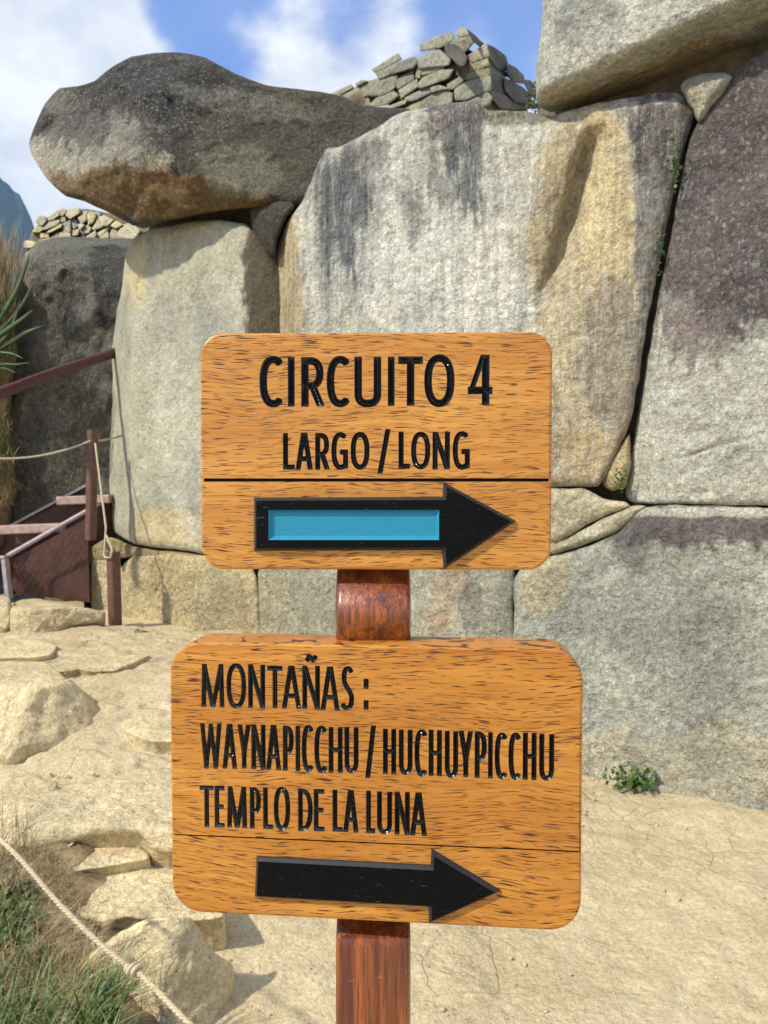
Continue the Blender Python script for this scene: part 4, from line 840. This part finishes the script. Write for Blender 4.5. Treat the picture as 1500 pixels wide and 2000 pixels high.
# pebbles and crumbs, too many to count
def pebbles():
    n = 6000; X = rng.uniform(-2.0, 2.6, n); Y = rng.uniform(1.9, 5.2, n)**1.0; keep = behind(X, Y) < -.02; X, Y = X[keep], Y[keep]
    edge = rng.random(400); Xe = rng.uniform(.4, 2.2, 400); Ye = 4.74-.68*Xe-np.abs(rng.normal(0, .22, 400))-.05; X = np.r_[X, Xe]; Y = np.r_[Y, Ye]
    V = []; Fc = []; base = np.array([(1, 0, 0), (-1, 0, 0), (0, 1, 0), (0, -1, 0), (0, 0, 1), (0, 0, -1)], float); T = [(0, 2, 4), (2, 1, 4), (1, 3, 4), (3, 0, 4), (2, 0, 5), (1, 2, 5), (3, 1, 5), (0, 3, 5)]
    q = np.c_[X, Y, np.zeros(len(X))]; near = np.exp(-(np.hypot(X, Y-3.5)/7)**2)
    Z = gfull(X, Y)+near*(.035*fbm(q, .9, 3, 1)+.012*fbm(q, 4, 3, 2)+.004*fbm(q, 18, 3, 3))
    for x, y, z in zip(X, Y, Z):
        s = .0022+.004*rng.random()**3+(.008 if rng.random() < .03 else 0); b = len(V); v = base*s*rng.uniform(.6, 1.3, (6, 3)); v[:, 2] *= .6; V += list(v+np.array([x, y, z+s*.3])); Fc += [(a+b, c+b, d+b) for a, c, d in T]
    tag(mesh_obj('pebbles', np.array(V), np.array(Fc), M['pebble'], None, (0, 0, 0), False), 'scattered small pebbles and crumbs on the path', kind='stuff')
pebbles()

# ------------------------------------------------------------------ foreground sisal rope
def front_rope():
    P = catmull_open(np.array([W(-160, 1520, 2.1), W(0, 1640, 1.72), W(120, 1770, 1.60), W(212, 1858, 1.53), W(268, 1898, 1.49), W(370, 2000, 1.40), W(560, 2190, 1.28)]), 420)
    root = empty('rope', P[210], 'thick hairy sisal rope with a knot crossing the bottom left corner', 'rope')
    T = np.gradient(P, axis=0); ds = np.linalg.norm(T, axis=1); T /= ds[:, None]; s = np.cumsum(ds)
    U = np.cross(T, np.array([0, 1., 0.2])); U /= np.linalg.norm(U, axis=1)[:, None]; Wv = np.cross(U, T); R0 = .0027
    for k in range(3):
        a = s/.030*2*math.pi+k*2*math.pi/3; c = P+(np.cos(a)[:, None]*U+np.sin(a)[:, None]*Wv)*R0*.95
        v, f = tube_mesh(c, R0*1.05*(1+.08*np.sin(s*300+k)), 7); mesh_obj('strand', v, f, M['rope'], root, P[210], True)
    # knot: a few wraps and a frayed tail
    j = int(np.argmin(np.abs(np.linalg.norm(P-W(262, 1888, 1.50), axis=1)))); c0 = P[j]; t, u, w = T[j], U[j], Wv[j]
    a = np.linspace(0, 2*math.pi*3.2, 90); kn = c0+(t[None]*((a/a.max()-.5)*.030)[:, None])+(np.cos(a)[:, None]*u+np.sin(a)[:, None]*w)*(.0095+.002*np.sin(a*.7))[:, None]
    v, f = tube_mesh(kn, .0045, 7); mesh_obj('knot', v, f, M['rope'], root, c0, True)
    # fibres
    n = 1500; V = []; Fq = []; b = 0; tl = []
    for i in range(n):
        fray = i < 260
        if fray: p = c0+t*rng.normal(0, .004)-t*.004; d = -.35*t+np.array([0.0, -.2, 1.0])*1.0+rng.normal(0, .22, 3); L = rng.uniform(.012, .030)
        else: q = int(rng.integers(5, len(P)-5)); an = rng.uniform(0, 6.28); nrm = U[q]*math.cos(an)+Wv[q]*math.sin(an); p = P[q]+nrm*R0*1.7; d = nrm+T[q]*rng.normal(0, 1.6)+rng.normal(0, .4, 3); L = rng.uniform(.004, .020)
        d = d/np.linalg.norm(d); bend = rng.normal(0, .5, 3); sd_ = np.cross(d, rng.normal(0, 1, 3)); sd_ /= np.linalg.norm(sd_)+1e-9; wd = .00035 if not fray else .0005
        for k in range(4): f_ = k/3; c = p+d*L*f_+bend*L*.5*f_*f_; V += [c-sd_*wd*(1-.7*f_), c+sd_*wd*(1-.7*f_)]
        for k in range(3): Fq.append((b+2*k, b+2*k+1, b+2*k+3, b+2*k+2))
        b += 8
    tag(mesh_obj('fibres', np.array(V), np.array(Fq), M['fibre'], root, P[210], True), kind='stuff')
front_rope()

# ------------------------------------------------------------------ signpost
class Board:
    def __init__(s, px, yc, t0, slope, name):
        """front plane Y = t0 + slope*(X - x0), vertical"""
        s.n = np.array([-slope, 1., 0]); s.n /= np.linalg.norm(s.n)
        s.o = W(px, yc, t0/1.0); s.u = np.array([1, slope, 0.])/math.hypot(1, slope); s.v = np.array([0, 0, 1.])
    def uv(s, px, py):
        D = rays(px, py); t = ((s.o-CAM)@s.n)/(D@s.n); P = CAM+D*np.asarray(t)[..., None]; q = P-s.o
        return np.stack([q@s.u, q@s.v], -1)
def boxseg(X, Y, a, b, s):
    a, b = np.array(a), np.array(b); c = (a+b)/2; d = b-a; L = np.hypot(*d); d = d/L
    lx = (X-c[0])*d[0]+(Y-c[1])*d[1]; ly = -(X-c[0])*d[1]+(Y-c[1])*d[0]
    qx = np.abs(lx)-L/2; qy = np.abs(ly)-s/2
    return np.maximum(qx, qy)
def chain(X, Y, P, s):
    r = np.full(X.shape, 9.)
    for i, (a, b) in enumerate(zip(P[:-1], P[1:])):
        a = np.array(a); b = np.array(b); d = b-a; L = np.hypot(*d)
        if L < 1e-9: continue
        d = d/L; lx = (X-a[0])*d[0]+(Y-a[1])*d[1]; ly = np.abs(-(X-a[0])*d[1]+(Y-a[1])*d[0])
        v = np.hypot(lx-np.clip(lx, 0, L), ly)-s/2
        if i == 0: v = np.where(lx < 0, np.maximum(-lx, ly-s/2), v)
        if i == len(P)-2: v = np.where(lx > L, np.maximum(lx-L, ly-s/2), v)
        r = np.minimum(r, v)
    return r
def arc(cx, cy, rx, ry, a0, a1, n=16):
    a = np.radians(np.linspace(a0, a1, n)); sx = np.sign(np.cos(a))*np.abs(np.cos(a))**.85; sy = np.sign(np.sin(a))*np.abs(np.sin(a))**.85
    return list(zip(cx+rx*sx, cy+ry*sy))
def glyph(ch, X, Y, w, h, s):
    e = h*.25; V = lambda x: boxseg(X, Y, (x, -e), (x, h+e), s)
    Hb = lambda y, x0=0., x1=None: boxseg(X, Y, (x0, y), (w if x1 is None else x1, y), s)
    def D(x0, y0, x1, y1, k=1.0):
        dx, dy = x1-x0, y1-y0; return boxseg(X, Y, (x0-dx*.3, y0-dy*.3), (x1+dx*.3, y1+dy*.3), s*k)
    mn = np.minimum.reduce; cx = w/2; L = s/2; R = w-s/2; r = None
    if ch == 'I': r = boxseg(X, Y, (cx, -e), (cx, h+e), w)
    elif ch == 'L': r = mn([V(L), Hb(L, 0)])
    elif ch == 'T': r = mn([V(cx), Hb(h-L)])
    elif ch == 'E': r = mn([V(L), Hb(h-L), Hb(L), Hb(h*.5, 0, w*.92)])
    elif ch == 'H': r = mn([V(L), V(R), Hb(h*.5)])
    elif ch == 'N': r = mn([V(L), V(R), D(L, h, R, 0)])
    elif ch == 'M': r = mn([D(L, 0, L+.04*w, h), D(R, 0, R-.04*w, h), np.maximum(D(L+.03*w, h, cx, 0), -Y), np.maximum(D(R-.03*w, h, cx, 0), -Y)])
    elif ch == 'W': r = mn([D(L, h, w*.29, 0, .95), D(w*.29, 0, cx, h, .85), D(cx, h, w*.71, 0, .85), D(w*.71, 0, R, h, .95)])
    elif ch == 'A': r = mn([D(L, 0, cx-.03*w, h), D(R, 0, cx+.03*w, h), Hb(h*.30, w*.2, w*.8)])
    elif ch == 'Y': r = mn([np.maximum(D(L, h, cx, h*.36), h*.28-Y), np.maximum(D(R, h, cx, h*.36), h*.28-Y), boxseg(X, Y, (cx, -e), (cx, h*.45), s)])
    elif ch == 'U': r = chain(X, Y, [(L, h+e), (L, h*.3)]+arc(cx, h*.26, cx-L, h*.26-L, 180, 360)+[(R, h*.3), (R, h+e)], s)
    elif ch == 'O': P = arc(cx, h/2, cx-L, h/2-L, 0, 360, 33); r = np.minimum(chain(X, Y, P, s), np.hypot(X-P[0][0], Y-P[0][1])-L)
    elif ch == 'C': r = chain(X, Y, arc(w*.56, h/2, w*.56-L, h/2-L, 52, 308, 25), s)
    elif ch == 'G': r = mn([chain(X, Y, arc(w*.55, h/2, w*.55-L, h/2-L, 55, 292, 25)+[(R, L*1.15)], s), boxseg(X, Y, (R, L*.5), (R, h*.54), s), boxseg(X, Y, (w*.5, h*.54-L), (w, h*.54-L), s)])
    elif ch == 'D': r = mn([V(L), chain(X, Y, [(0, h-L), (w*.3, h-L)]+arc(w*.3, h/2, R-w*.3, h/2-L, 90, -90)+[(0, L)], s)])
    elif ch in 'PR':
        b = h*(.47 if ch == 'P' else .50); r = mn([V(L), chain(X, Y, [(0, h-L), (w*.4, h-L)]+arc(w*.4, (h-L+b-L)/2+.0, R-w*.4-(.04*w if ch == 'R' else 0), (h-b)/2, 90, -90)+[(0, b-L)], s)])
        if ch == 'R': r = np.minimum(r, np.maximum(D(w*.48, b-L, R+.01*w, 0), Y-b))
    elif ch == 'S':
        t = h/2; r = chain(X, Y, arc(w*.54, h*.74, w*.46-L*.9, h*.26-L, 35, 200, 14)+[(w*.36, h*.58), (w*.64, h*.44)]+arc(w*.46, h*.26, w*.54-L, h*.26-L, 20, -150, 14), s)
    elif ch == '/': r = D(L, 0, R, h)
    elif ch == '4': r = mn([boxseg(X, Y, (w*.72, -e), (w*.72, h+e), s), boxseg(X, Y, (0, h*.29), (w, h*.29), s), np.maximum(D(s*.45, h*.29, w*.64, h*1.0, .72), h*.24-Y)])
    elif ch == '~': r = chain(X, Y, [(L*.5, h*.25), (w*.28, h*.72), (w*.52, h*.55), (w*.72, h*.3), (w*.96, h*.8)], h*.46)
    elif ch == ':': r = boxseg(X, Y, (cx, 0), (cx, h), w)
    if ch not in 'OCGSU~4': r = np.maximum(r, np.maximum(-X, X-w))
    return np.maximum(r, np.maximum(-Y, Y-h))
def clip_tris(P, val, carry=None):
    """P (m,3,2), val (m,3): keep val<0. returns list of triangles (k,3,2)"""
    out = []; ins = val < 0; c = ins.sum(1); out.append(P[c == 3])
    def cut(a, b, va, vb): t = (va/(va-vb))[:, None]; return a+(b-a)*t
    for i in range(3):
        j, k = (i+1) % 3, (i+2) % 3
        m = (c == 1) & ins[:, i]
        if m.any():
            a, b, d = P[m, i], P[m, j], P[m, k]; va, vb, vd = val[m, i], val[m, j], val[m, k]
            out.append(np.stack([a, cut(a, b, va, vb), cut(a, d, va, vd)], 1))
        m = (c == 2) & ~ins[:, i]
        if m.any():
            a, b, d = P[m, i], P[m, j], P[m, k]; va, vb, vd = val[m, i], val[m, j], val[m, k]
            p, q = cut(a, b, va, vb), cut(a, d, va, vd); out.append(np.stack([p, b, d], 1)); out.append(np.stack([p, d, q], 1))
    return np.concatenate(out)
def grid_tris(xs, ys):
    gx, gy = np.meshgrid(xs, ys); P = np.stack([gx, gy], -1); a, b, c, d = P[:-1, :-1], P[:-1, 1:], P[1:, 1:], P[1:, :-1]
    return np.concatenate([np.stack([a, b, c], 2).reshape(-1, 3, 2), np.stack([a, c, d], 2).reshape(-1, 3, 2)])
def tri_mesh(name, T, depthf, B, mat, parent):
    """T (k,3,2) board coords -> mesh in board frame; depth positive into the board"""
    T = T.reshape(-1, 2); key = np.round(T/2e-6).astype(np.int64); _, idx, inv = np.unique(key, axis=0, return_index=True, return_inverse=True)
    P = T[idx]; dd = depthf(P); V = np.c_[P[:, 0], dd, P[:, 1]]; Fc = inv.reshape(-1, 3)
    ok = (Fc[:, 0] != Fc[:, 1]) & (Fc[:, 1] != Fc[:, 2]) & (Fc[:, 0] != Fc[:, 2]); return V, Fc[ok]
def rrect_sdf(P, lo, hi, r):
    c = (lo+hi)/2; h = (hi-lo)/2-r; q = np.abs(P-c)-h; return np.hypot(np.maximum(q[..., 0], 0), np.maximum(q[..., 1], 0))+np.minimum(np.maximum(q[..., 0], q[..., 1]), 0)-r
def place(o, B, name=None):
    Mx = Matrix(((B.u[0], B.n[0], 0, 0), (B.u[1], B.n[1], 0, 0), (0, 0, 1, 0), (0, 0, 0, 1))); return Mx

signpost = empty('signpost', (-.009, .605, 0), 'carved wooden trail signpost with two varnished boards and arrows', 'signpost')
def board_obj(name, V, Fc, mat, B, parent, smooth=False, label=None):
    me = bpy.data.meshes.new(name); V = np.asarray(V, float); Fc = [tuple(int(i) for i in f) for f in Fc]
    me.from_pydata([tuple(v) for v in V], [], Fc); me.validate(); me.materials.append(mat)
    if smooth: me.polygons.foreach_set('use_smooth', [True]*len(me.polygons))
    o = bpy.data.objects.new(name, me); COL.objects.link(o); o.parent = parent
    if parent is signpost:
        o.location = Vector(B.o)-signpost.location; o.rotation_euler = (0, 0, math.atan2(B.u[1], B.u[0]))
    if label: o['label'] = label
    return o
def make_board(B, left, right, top, bottom, cx, cy, sepy, sepw, rad, rows, arrow, inlay, thick, label, groove_mat, drop, wear):
    lo = np.array([B.uv(left, cy)[0], B.uv(cx, bottom)[1]]); hi = np.array([B.uv(right, cy)[0], B.uv(cx, top)[1]]); bev = .0022
    sep = B.uv(cx, sepy)[1]; sw = sepw*B.o[1]/F; px = B.o[1]/F
    glyphs = []
    for (ch, x0, x1, y0, y1, s) in rows:
        c = B.uv(np.array([x0, x1, x0, x1]), np.array([y1, y1, y0, y0])); a = c.min(0); b = c.max(0); a = np.array([c[[0, 2], 0].mean(), c[:2, 1].mean()]); b = np.array([c[[1, 3], 0].mean(), c[2:, 1].mean()])
        glyphs.append((ch, a, b-a, s*px))
    def letter_val(P):
        r = np.full(P.shape[:-1], 1.)
        for ch, a, wh, s in glyphs:
            x, y = P[..., 0]-a[0], P[..., 1]-a[1]; m = (x > -.001) & (x < wh[0]+.001) & (y > -.001) & (y < wh[1]+.001)
            if m.any(): r[m] = np.minimum(r[m], glyph(ch, x[m], y[m], wh[0], wh[1], s))
        return r
    def face_val(P):
        f = rrect_sdf(P, lo, hi, rad)+bev; f = np.maximum(f, sw/2-np.abs(P[..., 1]-sep)); return np.maximum(f, -letter_val(P))
    g = .0005*1.0; nb = 8; nx = int(math.ceil((hi[0]-lo[0])/g/nb))*nb; ny = int(math.ceil((hi[1]-lo[1])/g/nb))*nb
    xs = lo[0]+np.arange(nx+1)*g; ys = lo[1]+np.arange(ny+1)*g; gx, gy = np.meshgrid(xs, ys); P = np.stack([gx, gy], -1); val = face_val(P)
    big = []; T = []
    for by in range(0, ny, nb):
        for bx in range(0, nx, nb):
            v = val[by:by+nb+1, bx:bx+nb+1]
            if (v < 0).all(): big.append((xs[bx], ys[by], xs[bx+nb], ys[by+nb]))
            elif (v < 0).any():
                p = P[by:by+nb+1, bx:bx+nb+1]; a, b, c, d = p[:-1, :-1], p[:-1, 1:], p[1:, 1:], p[1:, :-1]; va, vb, vc, vd = v[:-1, :-1], v[:-1, 1:], v[1:, 1:], v[1:, :-1]
                tt = np.concatenate([np.stack([a, b, c], 2).reshape(-1, 3, 2), np.stack([a, c, d], 2).reshape(-1, 3, 2)]); tv = np.concatenate([np.stack([va, vb, vc], 2).reshape(-1, 3), np.stack([va, vc, vd], 2).reshape(-1, 3)])
                T.append(clip_tris(tt, tv))
    T = np.concatenate(T); dep = lambda Q: np.where(Q[:, 1] < sep, drop, 0.0)
    V, Fc = tri_mesh('f', T, dep, B, None, None); V = list(V); Fc = [tuple(f) for f in Fc]
    for x0, y0, x1, y1 in big:
        d = drop if (y0+y1)/2 < sep else 0.0; b = len(V); V += [(x0, d, y0), (x1, d, y0), (x1, d, y1), (x0, d, y1)]; Fc.append((b, b+1, b+2, b+3))
    # body: bevelled rim, sides, back
    def ring(inset, depth, n=12):
        l, h = lo+inset, hi-inset; r = max(rad-inset, .001); pts = []
        for cxx, cyy, a0 in ((h[0]-r, h[1]-r, 0), (l[0]+r, h[1]-r, 90), (l[0]+r, l[1]+r, 180), (h[0]-r, l[1]+r, 270)):
            for k in range(n+1): a = math.radians(a0+90*k/n); pts.append((cxx+r*math.cos(a), depth+(drop if cyy+r*math.sin(a) < sep and depth < .004 else 0), cyy+r*math.sin(a)))
        return pts
    rings = [ring(bev*1.15, .0001), ring(bev*.72, .0002), ring(bev*.28, bev*.30), ring(0, bev), ring(0, thick-bev), ring(bev, thick)]; n = len(rings[0]); b0 = len(V)
    for r_ in rings: V += r_
    for j in range(len(rings)-1):
        for i in range(n): Fc.append((b0+j*n+i, b0+j*n+(i+1) % n, b0+(j+1)*n+(i+1) % n, b0+(j+1)*n+i))
    Fc.append(tuple(b0+(len(rings)-1)*n+i for i in range(n)))
    bo = board_obj('sign_board', V, Fc, M['wood'], B, signpost, label=label); bo.color = (1, 1, 1, 1) if inlay else (.92, .86, .72, 1)
    # groove
    gv = []; gx0, gx1 = lo[0]+.0006, hi[0]-.0006
    for x in (gx0, gx1): gv += [(x, .0004, sep+sw/2), (x, .0035, sep+sw*.15), (x, .0035, sep-sw*.15), (x, drop+.0002, sep-sw/2)]
    board_obj('groove', gv, [(0, 1, 5, 4), (1, 2, 6, 5), (2, 3, 7, 6)], groove_mat, B, bo)
    # letters, V-cut into the board
    for ch, a, wh, s in glyphs:
        gs = .00045; xs2 = np.linspace(0, wh[0], max(6, int(wh[0]/gs))); ys2 = np.linspace(0, wh[1], max(6, int(wh[1]/gs))); xs2[0] -= 1e-5; xs2[-1] += 1e-5; ys2[0] -= 1e-5; ys2[-1] += 1e-5
        tt = grid_tris(xs2, ys2); tv = glyph(ch, tt[..., 0], tt[..., 1], wh[0], wh[1], s); tt = clip_tris(tt, tv)
        dl = lambda Q: np.clip(-glyph(ch, Q[:, 0], Q[:, 1], wh[0], wh[1], s)*1.0, 0, .0034)
        v, f = tri_mesh('l', tt, dl, B, None, None); v[:, 0] += a[0]; v[:, 2] += a[1]
        board_obj({'/': 'slash', ':': 'dot', '~': 'tilde', '4': 'digit'}.get(ch, 'letter'), v, f, M['black'], B, bo, smooth=False)
    # raised arrow
    uvp = B.uv(np.array([p[0] for p in arrow], float), np.array([p[1] for p in arrow], float)); hgt = .0042; bv = .0024
    cen = uvp.mean(0)
    def inset(Pp, d):
        k = len(Pp); o_ = []
        ar = sum(Pp[i][0]*Pp[(i+1) % k][1]-Pp[(i+1) % k][0]*Pp[i][1] for i in range(k)); sg = 1 if ar > 0 else -1
        for i in range(k):
            p0, p1, p2 = Pp[i-1], Pp[i], Pp[(i+1) % k]; e1 = (p1-p0)/np.linalg.norm(p1-p0); e2 = (p2-p1)/np.linalg.norm(p2-p1)
            n1 = np.array([-e1[1], e1[0]])*sg; n2 = np.array([-e2[1], e2[0]])*sg; m = n1+n2; m /= np.linalg.norm(m); o_.append(p1+m*min(d/max(m@n1, .3), d*3))
        return np.array(o_)
    in1 = inset(uvp, bv*.15); in2 = inset(uvp, bv); k = len(uvp)
    V = [(p[0], drop+.0005, p[1]) for p in uvp]+[(p[0], drop-hgt*.35, p[1]) for p in in1]+[(p[0], drop-hgt, p[1]) for p in in2]
    Fc = [(i, (i+1) % k, k+(i+1) % k, k+i) for i in range(k)]+[(k+i, k+(i+1) % k, 2*k+(i+1) % k, 2*k+i) for i in range(k)]
    if inlay is None: Fc.append(tuple(2*k+i for i in range(k)))
    else:
        q = B.uv(np.array([inlay[0], inlay[2], inlay[2], inlay[0]], float), np.array([inlay[1], inlay[1], inlay[3], inlay[3]], float)); b = len(V); V += [(p[0], drop-hgt, p[1]) for p in q]
        # outline order: 0 tail top,1 neck top,2 head top,3 tip,4 head bottom,5 neck bottom,6 tail bottom
        t = 2*k; Fc += [(t+0, t+1, b+1, b+0), (t+0, b+0, b+3, t+6), (t+6, b+3, b+2, t+5), (t+1, t+5, b+2, b+1), (t+1, t+2, t+3), (t+1, t+3, t+5), (t+3, t+4, t+5)]
        qi = np.array([q[0]+(.0026, -.0018), q[1]+(-.0022, -.0018), q[2]+(-.0022, .0030), q[3]+(.0026, .0030)])
        v2 = [(p[0], drop-hgt, p[1]) for p in q]+[(p[0], drop-hgt+.0030, p[1]) for p in qi]
        board_obj('inlay', v2, [(0, 1, 5, 4), (1, 2, 6, 5), (2, 3, 7, 6), (3, 0, 4, 7), (4, 5, 6, 7)], M['blue'], B, bo, label='turquoise painted recess inside the black arrow')
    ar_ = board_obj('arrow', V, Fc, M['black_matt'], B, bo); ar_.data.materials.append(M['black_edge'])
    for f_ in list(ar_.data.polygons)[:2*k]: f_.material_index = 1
    return bo
s1_ = 15.0; s2_ = 10.3; s3_ = 10.0
rows_up = [('C', 506.6, 555, 694.7, 796, s1_), ('I', 562, 575.5, 697, 794.4, s1_), ('R', 588, 634, 697.3, 794.4, s1_), ('C', 637.8, 685.5, 694.7, 795.8, s1_), ('U', 692, 744.7, 696.5, 795.8, s1_), ('I', 757.4, 770.7, 696.5, 793, s1_), ('T', 777.7, 826.2, 696, 792.7, s1_), ('O', 828.5, 888, 691.8, 795.3, s1_), ('4', 913.7, 962.3, 692.5, 791, s1_),
           ('L', 552.5, 576, 845.5, 917.5, s2_), ('A', 576.8, 611.3, 845, 917.8, s2_), ('R', 615.3, 644.2, 845.5, 917.8, s2_), ('G', 647, 680, 843.8, 917.8, s2_), ('O', 684.6, 721.9, 843.3, 917.5, s2_), ('/', 737, 763, 837.7, 924.7, s2_), ('L', 778.2, 801.4, 842.6, 915.7, s2_), ('O', 802.8, 840.6, 843, 917, s2_), ('N', 844.7, 879, 843.3, 917, s2_), ('G', 884, 918, 842, 917.5, s2_)]
rows_lo = [('M', 392.7, 438.3, 1296.6, 1381.5, s3_), ('O', 442, 480.8, 1295.3, 1384, s3_), ('N', 484.4, 518, 1297.9, 1383.5, s3_), ('T', 521.9, 552.2, 1300.4, 1383.5, s3_), ('A', 549.9, 588.5, 1300, 1384.5, s3_), ('N', 590.2, 625, 1300, 1385.3, s3_), ('~', 597.3, 618, 1276.3, 1296.6, s3_), ('A', 625.6, 663.7, 1301.7, 1387.8, s3_), ('S', 665.4, 691.6, 1301, 1387.8, s3_), (':', 710, 720, 1325.7, 1345.2, s3_), (':', 710, 720, 1367.5, 1386.5, s3_),
           ('W', 390.6, 433.4, 1413, 1501.8, s3_), ('A', 433.9, 463.2, 1413.9, 1501.8, s3_), ('Y', 463.6, 490, 1414.9, 1501, s3_), ('N', 490.6, 518.8, 1414.9, 1503, s3_), ('A', 519.3, 549.2, 1415.7, 1504.3, s3_), ('P', 552.2, 573.8, 1417.4, 1506, s3_), ('I', 577, 586.4, 1417.4, 1506.8, s3_), ('C', 589, 613, 1415.7, 1507.6, s3_), ('C', 613.7, 639.6, 1417, 1510.6, s3_), ('H', 641.7, 669.3, 1420, 1509.4, s3_), ('U', 672.5, 700.4, 1420, 1510.6, s3_), ('/', 713, 734.6, 1416.4, 1520.3, s3_),
           ('H', 747.8, 773.9, 1423.4, 1512.2, s3_), ('U', 778.8, 806, 1424.8, 1513.7, s3_), ('C', 809.4, 835.2, 1424.2, 1517.1, s3_), ('H', 837, 863.3, 1425.7, 1516, s3_), ('U', 868.5, 895, 1427.7, 1520, s3_), ('Y', 895.6, 924, 1427.7, 1518, s3_), ('P', 927, 950.8, 1429, 1520, s3_), ('I', 953.2, 962.6, 1430, 1520.8, s3_), ('C', 966, 991.8, 1430.5, 1522.3, s3_), ('C', 993, 1018, 1430.5, 1523.7, s3_), ('H', 1021, 1048.2, 1431, 1523.7, s3_), ('U', 1053, 1082.6, 1433.4, 1525, s3_),
           ('T', 390, 417.5, 1534.2, 1615.8, s3_), ('E', 418.9, 438.8, 1534.7, 1616.5, s3_), ('M', 443.3, 482.6, 1536, 1617, s3_), ('P', 487.7, 509.7, 1538, 1619, s3_), ('L', 513.7, 533.2, 1538.5, 1619.6, s3_), ('O', 534.4, 567, 1536.5, 1622.6, s3_), ('D', 581.9, 611, 1540.5, 1623.9, s3_), ('E', 612.5, 634, 1541, 1623.9, s3_), ('L', 649.3, 669.5, 1542.3, 1624.6, s3_), ('A', 670, 700.4, 1543, 1625.9, s3_), ('L', 714.9, 732.9, 1544.3, 1627.7, s3_), ('U', 736.3, 765.9, 1545.8, 1629.8, s3_), ('N', 770.7, 800.6, 1546.6, 1630.6, s3_), ('A', 800.9, 834, 1547.5, 1632.6, s3_)]
BU = Board(735, 880, .578, -.020, 'u'); BL = Board(735, 1530, .570, -.0913, 'l')
make_board(BU, 391.5, 1078.5, 649, 1113, 735, 880, 937.5, 6.5, .0175, rows_up, [(496, 971.4), (864.5, 970.3), (866, 941.5), (1008.5, 1017.5), (866, 1112.5), (863.4, 1074.7), (496, 1076)], (526, 996, 857, 1054), .038, 'upper board carved CIRCUITO 4 LARGO / LONG with a turquoise arrow', M['groove'], .0004, 0)
make_board(BL, 333, 1137.5, 1261, 1802, 735, 1530, 1647, 3.5, .0235, rows_lo, [(500.8, 1672), (841, 1689.3), (842.3, 1657.4), (979, 1739.6), (837, 1803.7), (837, 1770.8), (497.3, 1751)], None, .040, 'lower board carved with the mountain names and a black arrow', M['groove'], .0008, 0)
# post: side profile (depth, height), swept across its width with chamfered edges
def build_post():
    zof = lambda py, t: float(W(750, py, t)[2])
    prof = [(.640, zof(720, .6)), (.640, -.3), (.5735, -.3), (.5735, zof(1872, .572)), (.5755, zof(1850, .575)), (.585, zof(1822, .585)), (.596, zof(1796, .596)), (.612, zof(1790, .6)), (.612, zof(1262, .6)+.002),
            (.583, zof(1257, .580)), (.5785, zof(1235, .578)), (.5745, zof(1210, .573)), (.5745, zof(1196, .573)), (.578, zof(1172, .577)), (.586, zof(1146, .586)), (.597, zof(1112, .597)), (.6165, zof(1108, .60)), (.6165, zof(720, .6))]
    P = np.array(prof); k = len(P); x0 = W(728.5, 1190, .573)[0]; hw = 149.5/2*.573/F; ch = .0045
    xs_ = [-hw, -hw+ch*.35, -hw+ch, hw-ch, hw-ch*.35, hw]; ins = [ch, ch*.3, 0, 0, ch*.3, ch]; V = []
    for x, q in zip(xs_, ins):
        for (y, z) in P: V.append((x0+x, y+(q if y < .60 else (0 if y < .63 else -q)), z))
    Fc = []
    for j in range(5):
        for i in range(k): Fc.append((j*k+i, j*k+(i+1) % k, (j+1)*k+(i+1) % k, (j+1)*k+i))
    import bmesh
    bm = bmesh.new(); vs = [bm.verts.new(v) for v in V]
    for f in Fc: bm.faces.new([vs[i] for i in f])
    bm.faces.new([vs[i] for i in range(k)]); bm.faces.new([vs[5*k+i] for i in range(k)][::-1])
    bmesh.ops.recalc_face_normals(bm, faces=bm.faces); me = bpy.data.meshes.new('post'); bm.to_mesh(me); bm.free(); me.materials.append(M['post'])
    me.polygons.foreach_set('use_smooth', [True]*len(me.polygons)); me.set_sharp_from_angle(angle=math.radians(38))
    o = bpy.data.objects.new('post', me); COL.objects.link(o); o.parent = signpost; o.location = -signpost.location
build_post()
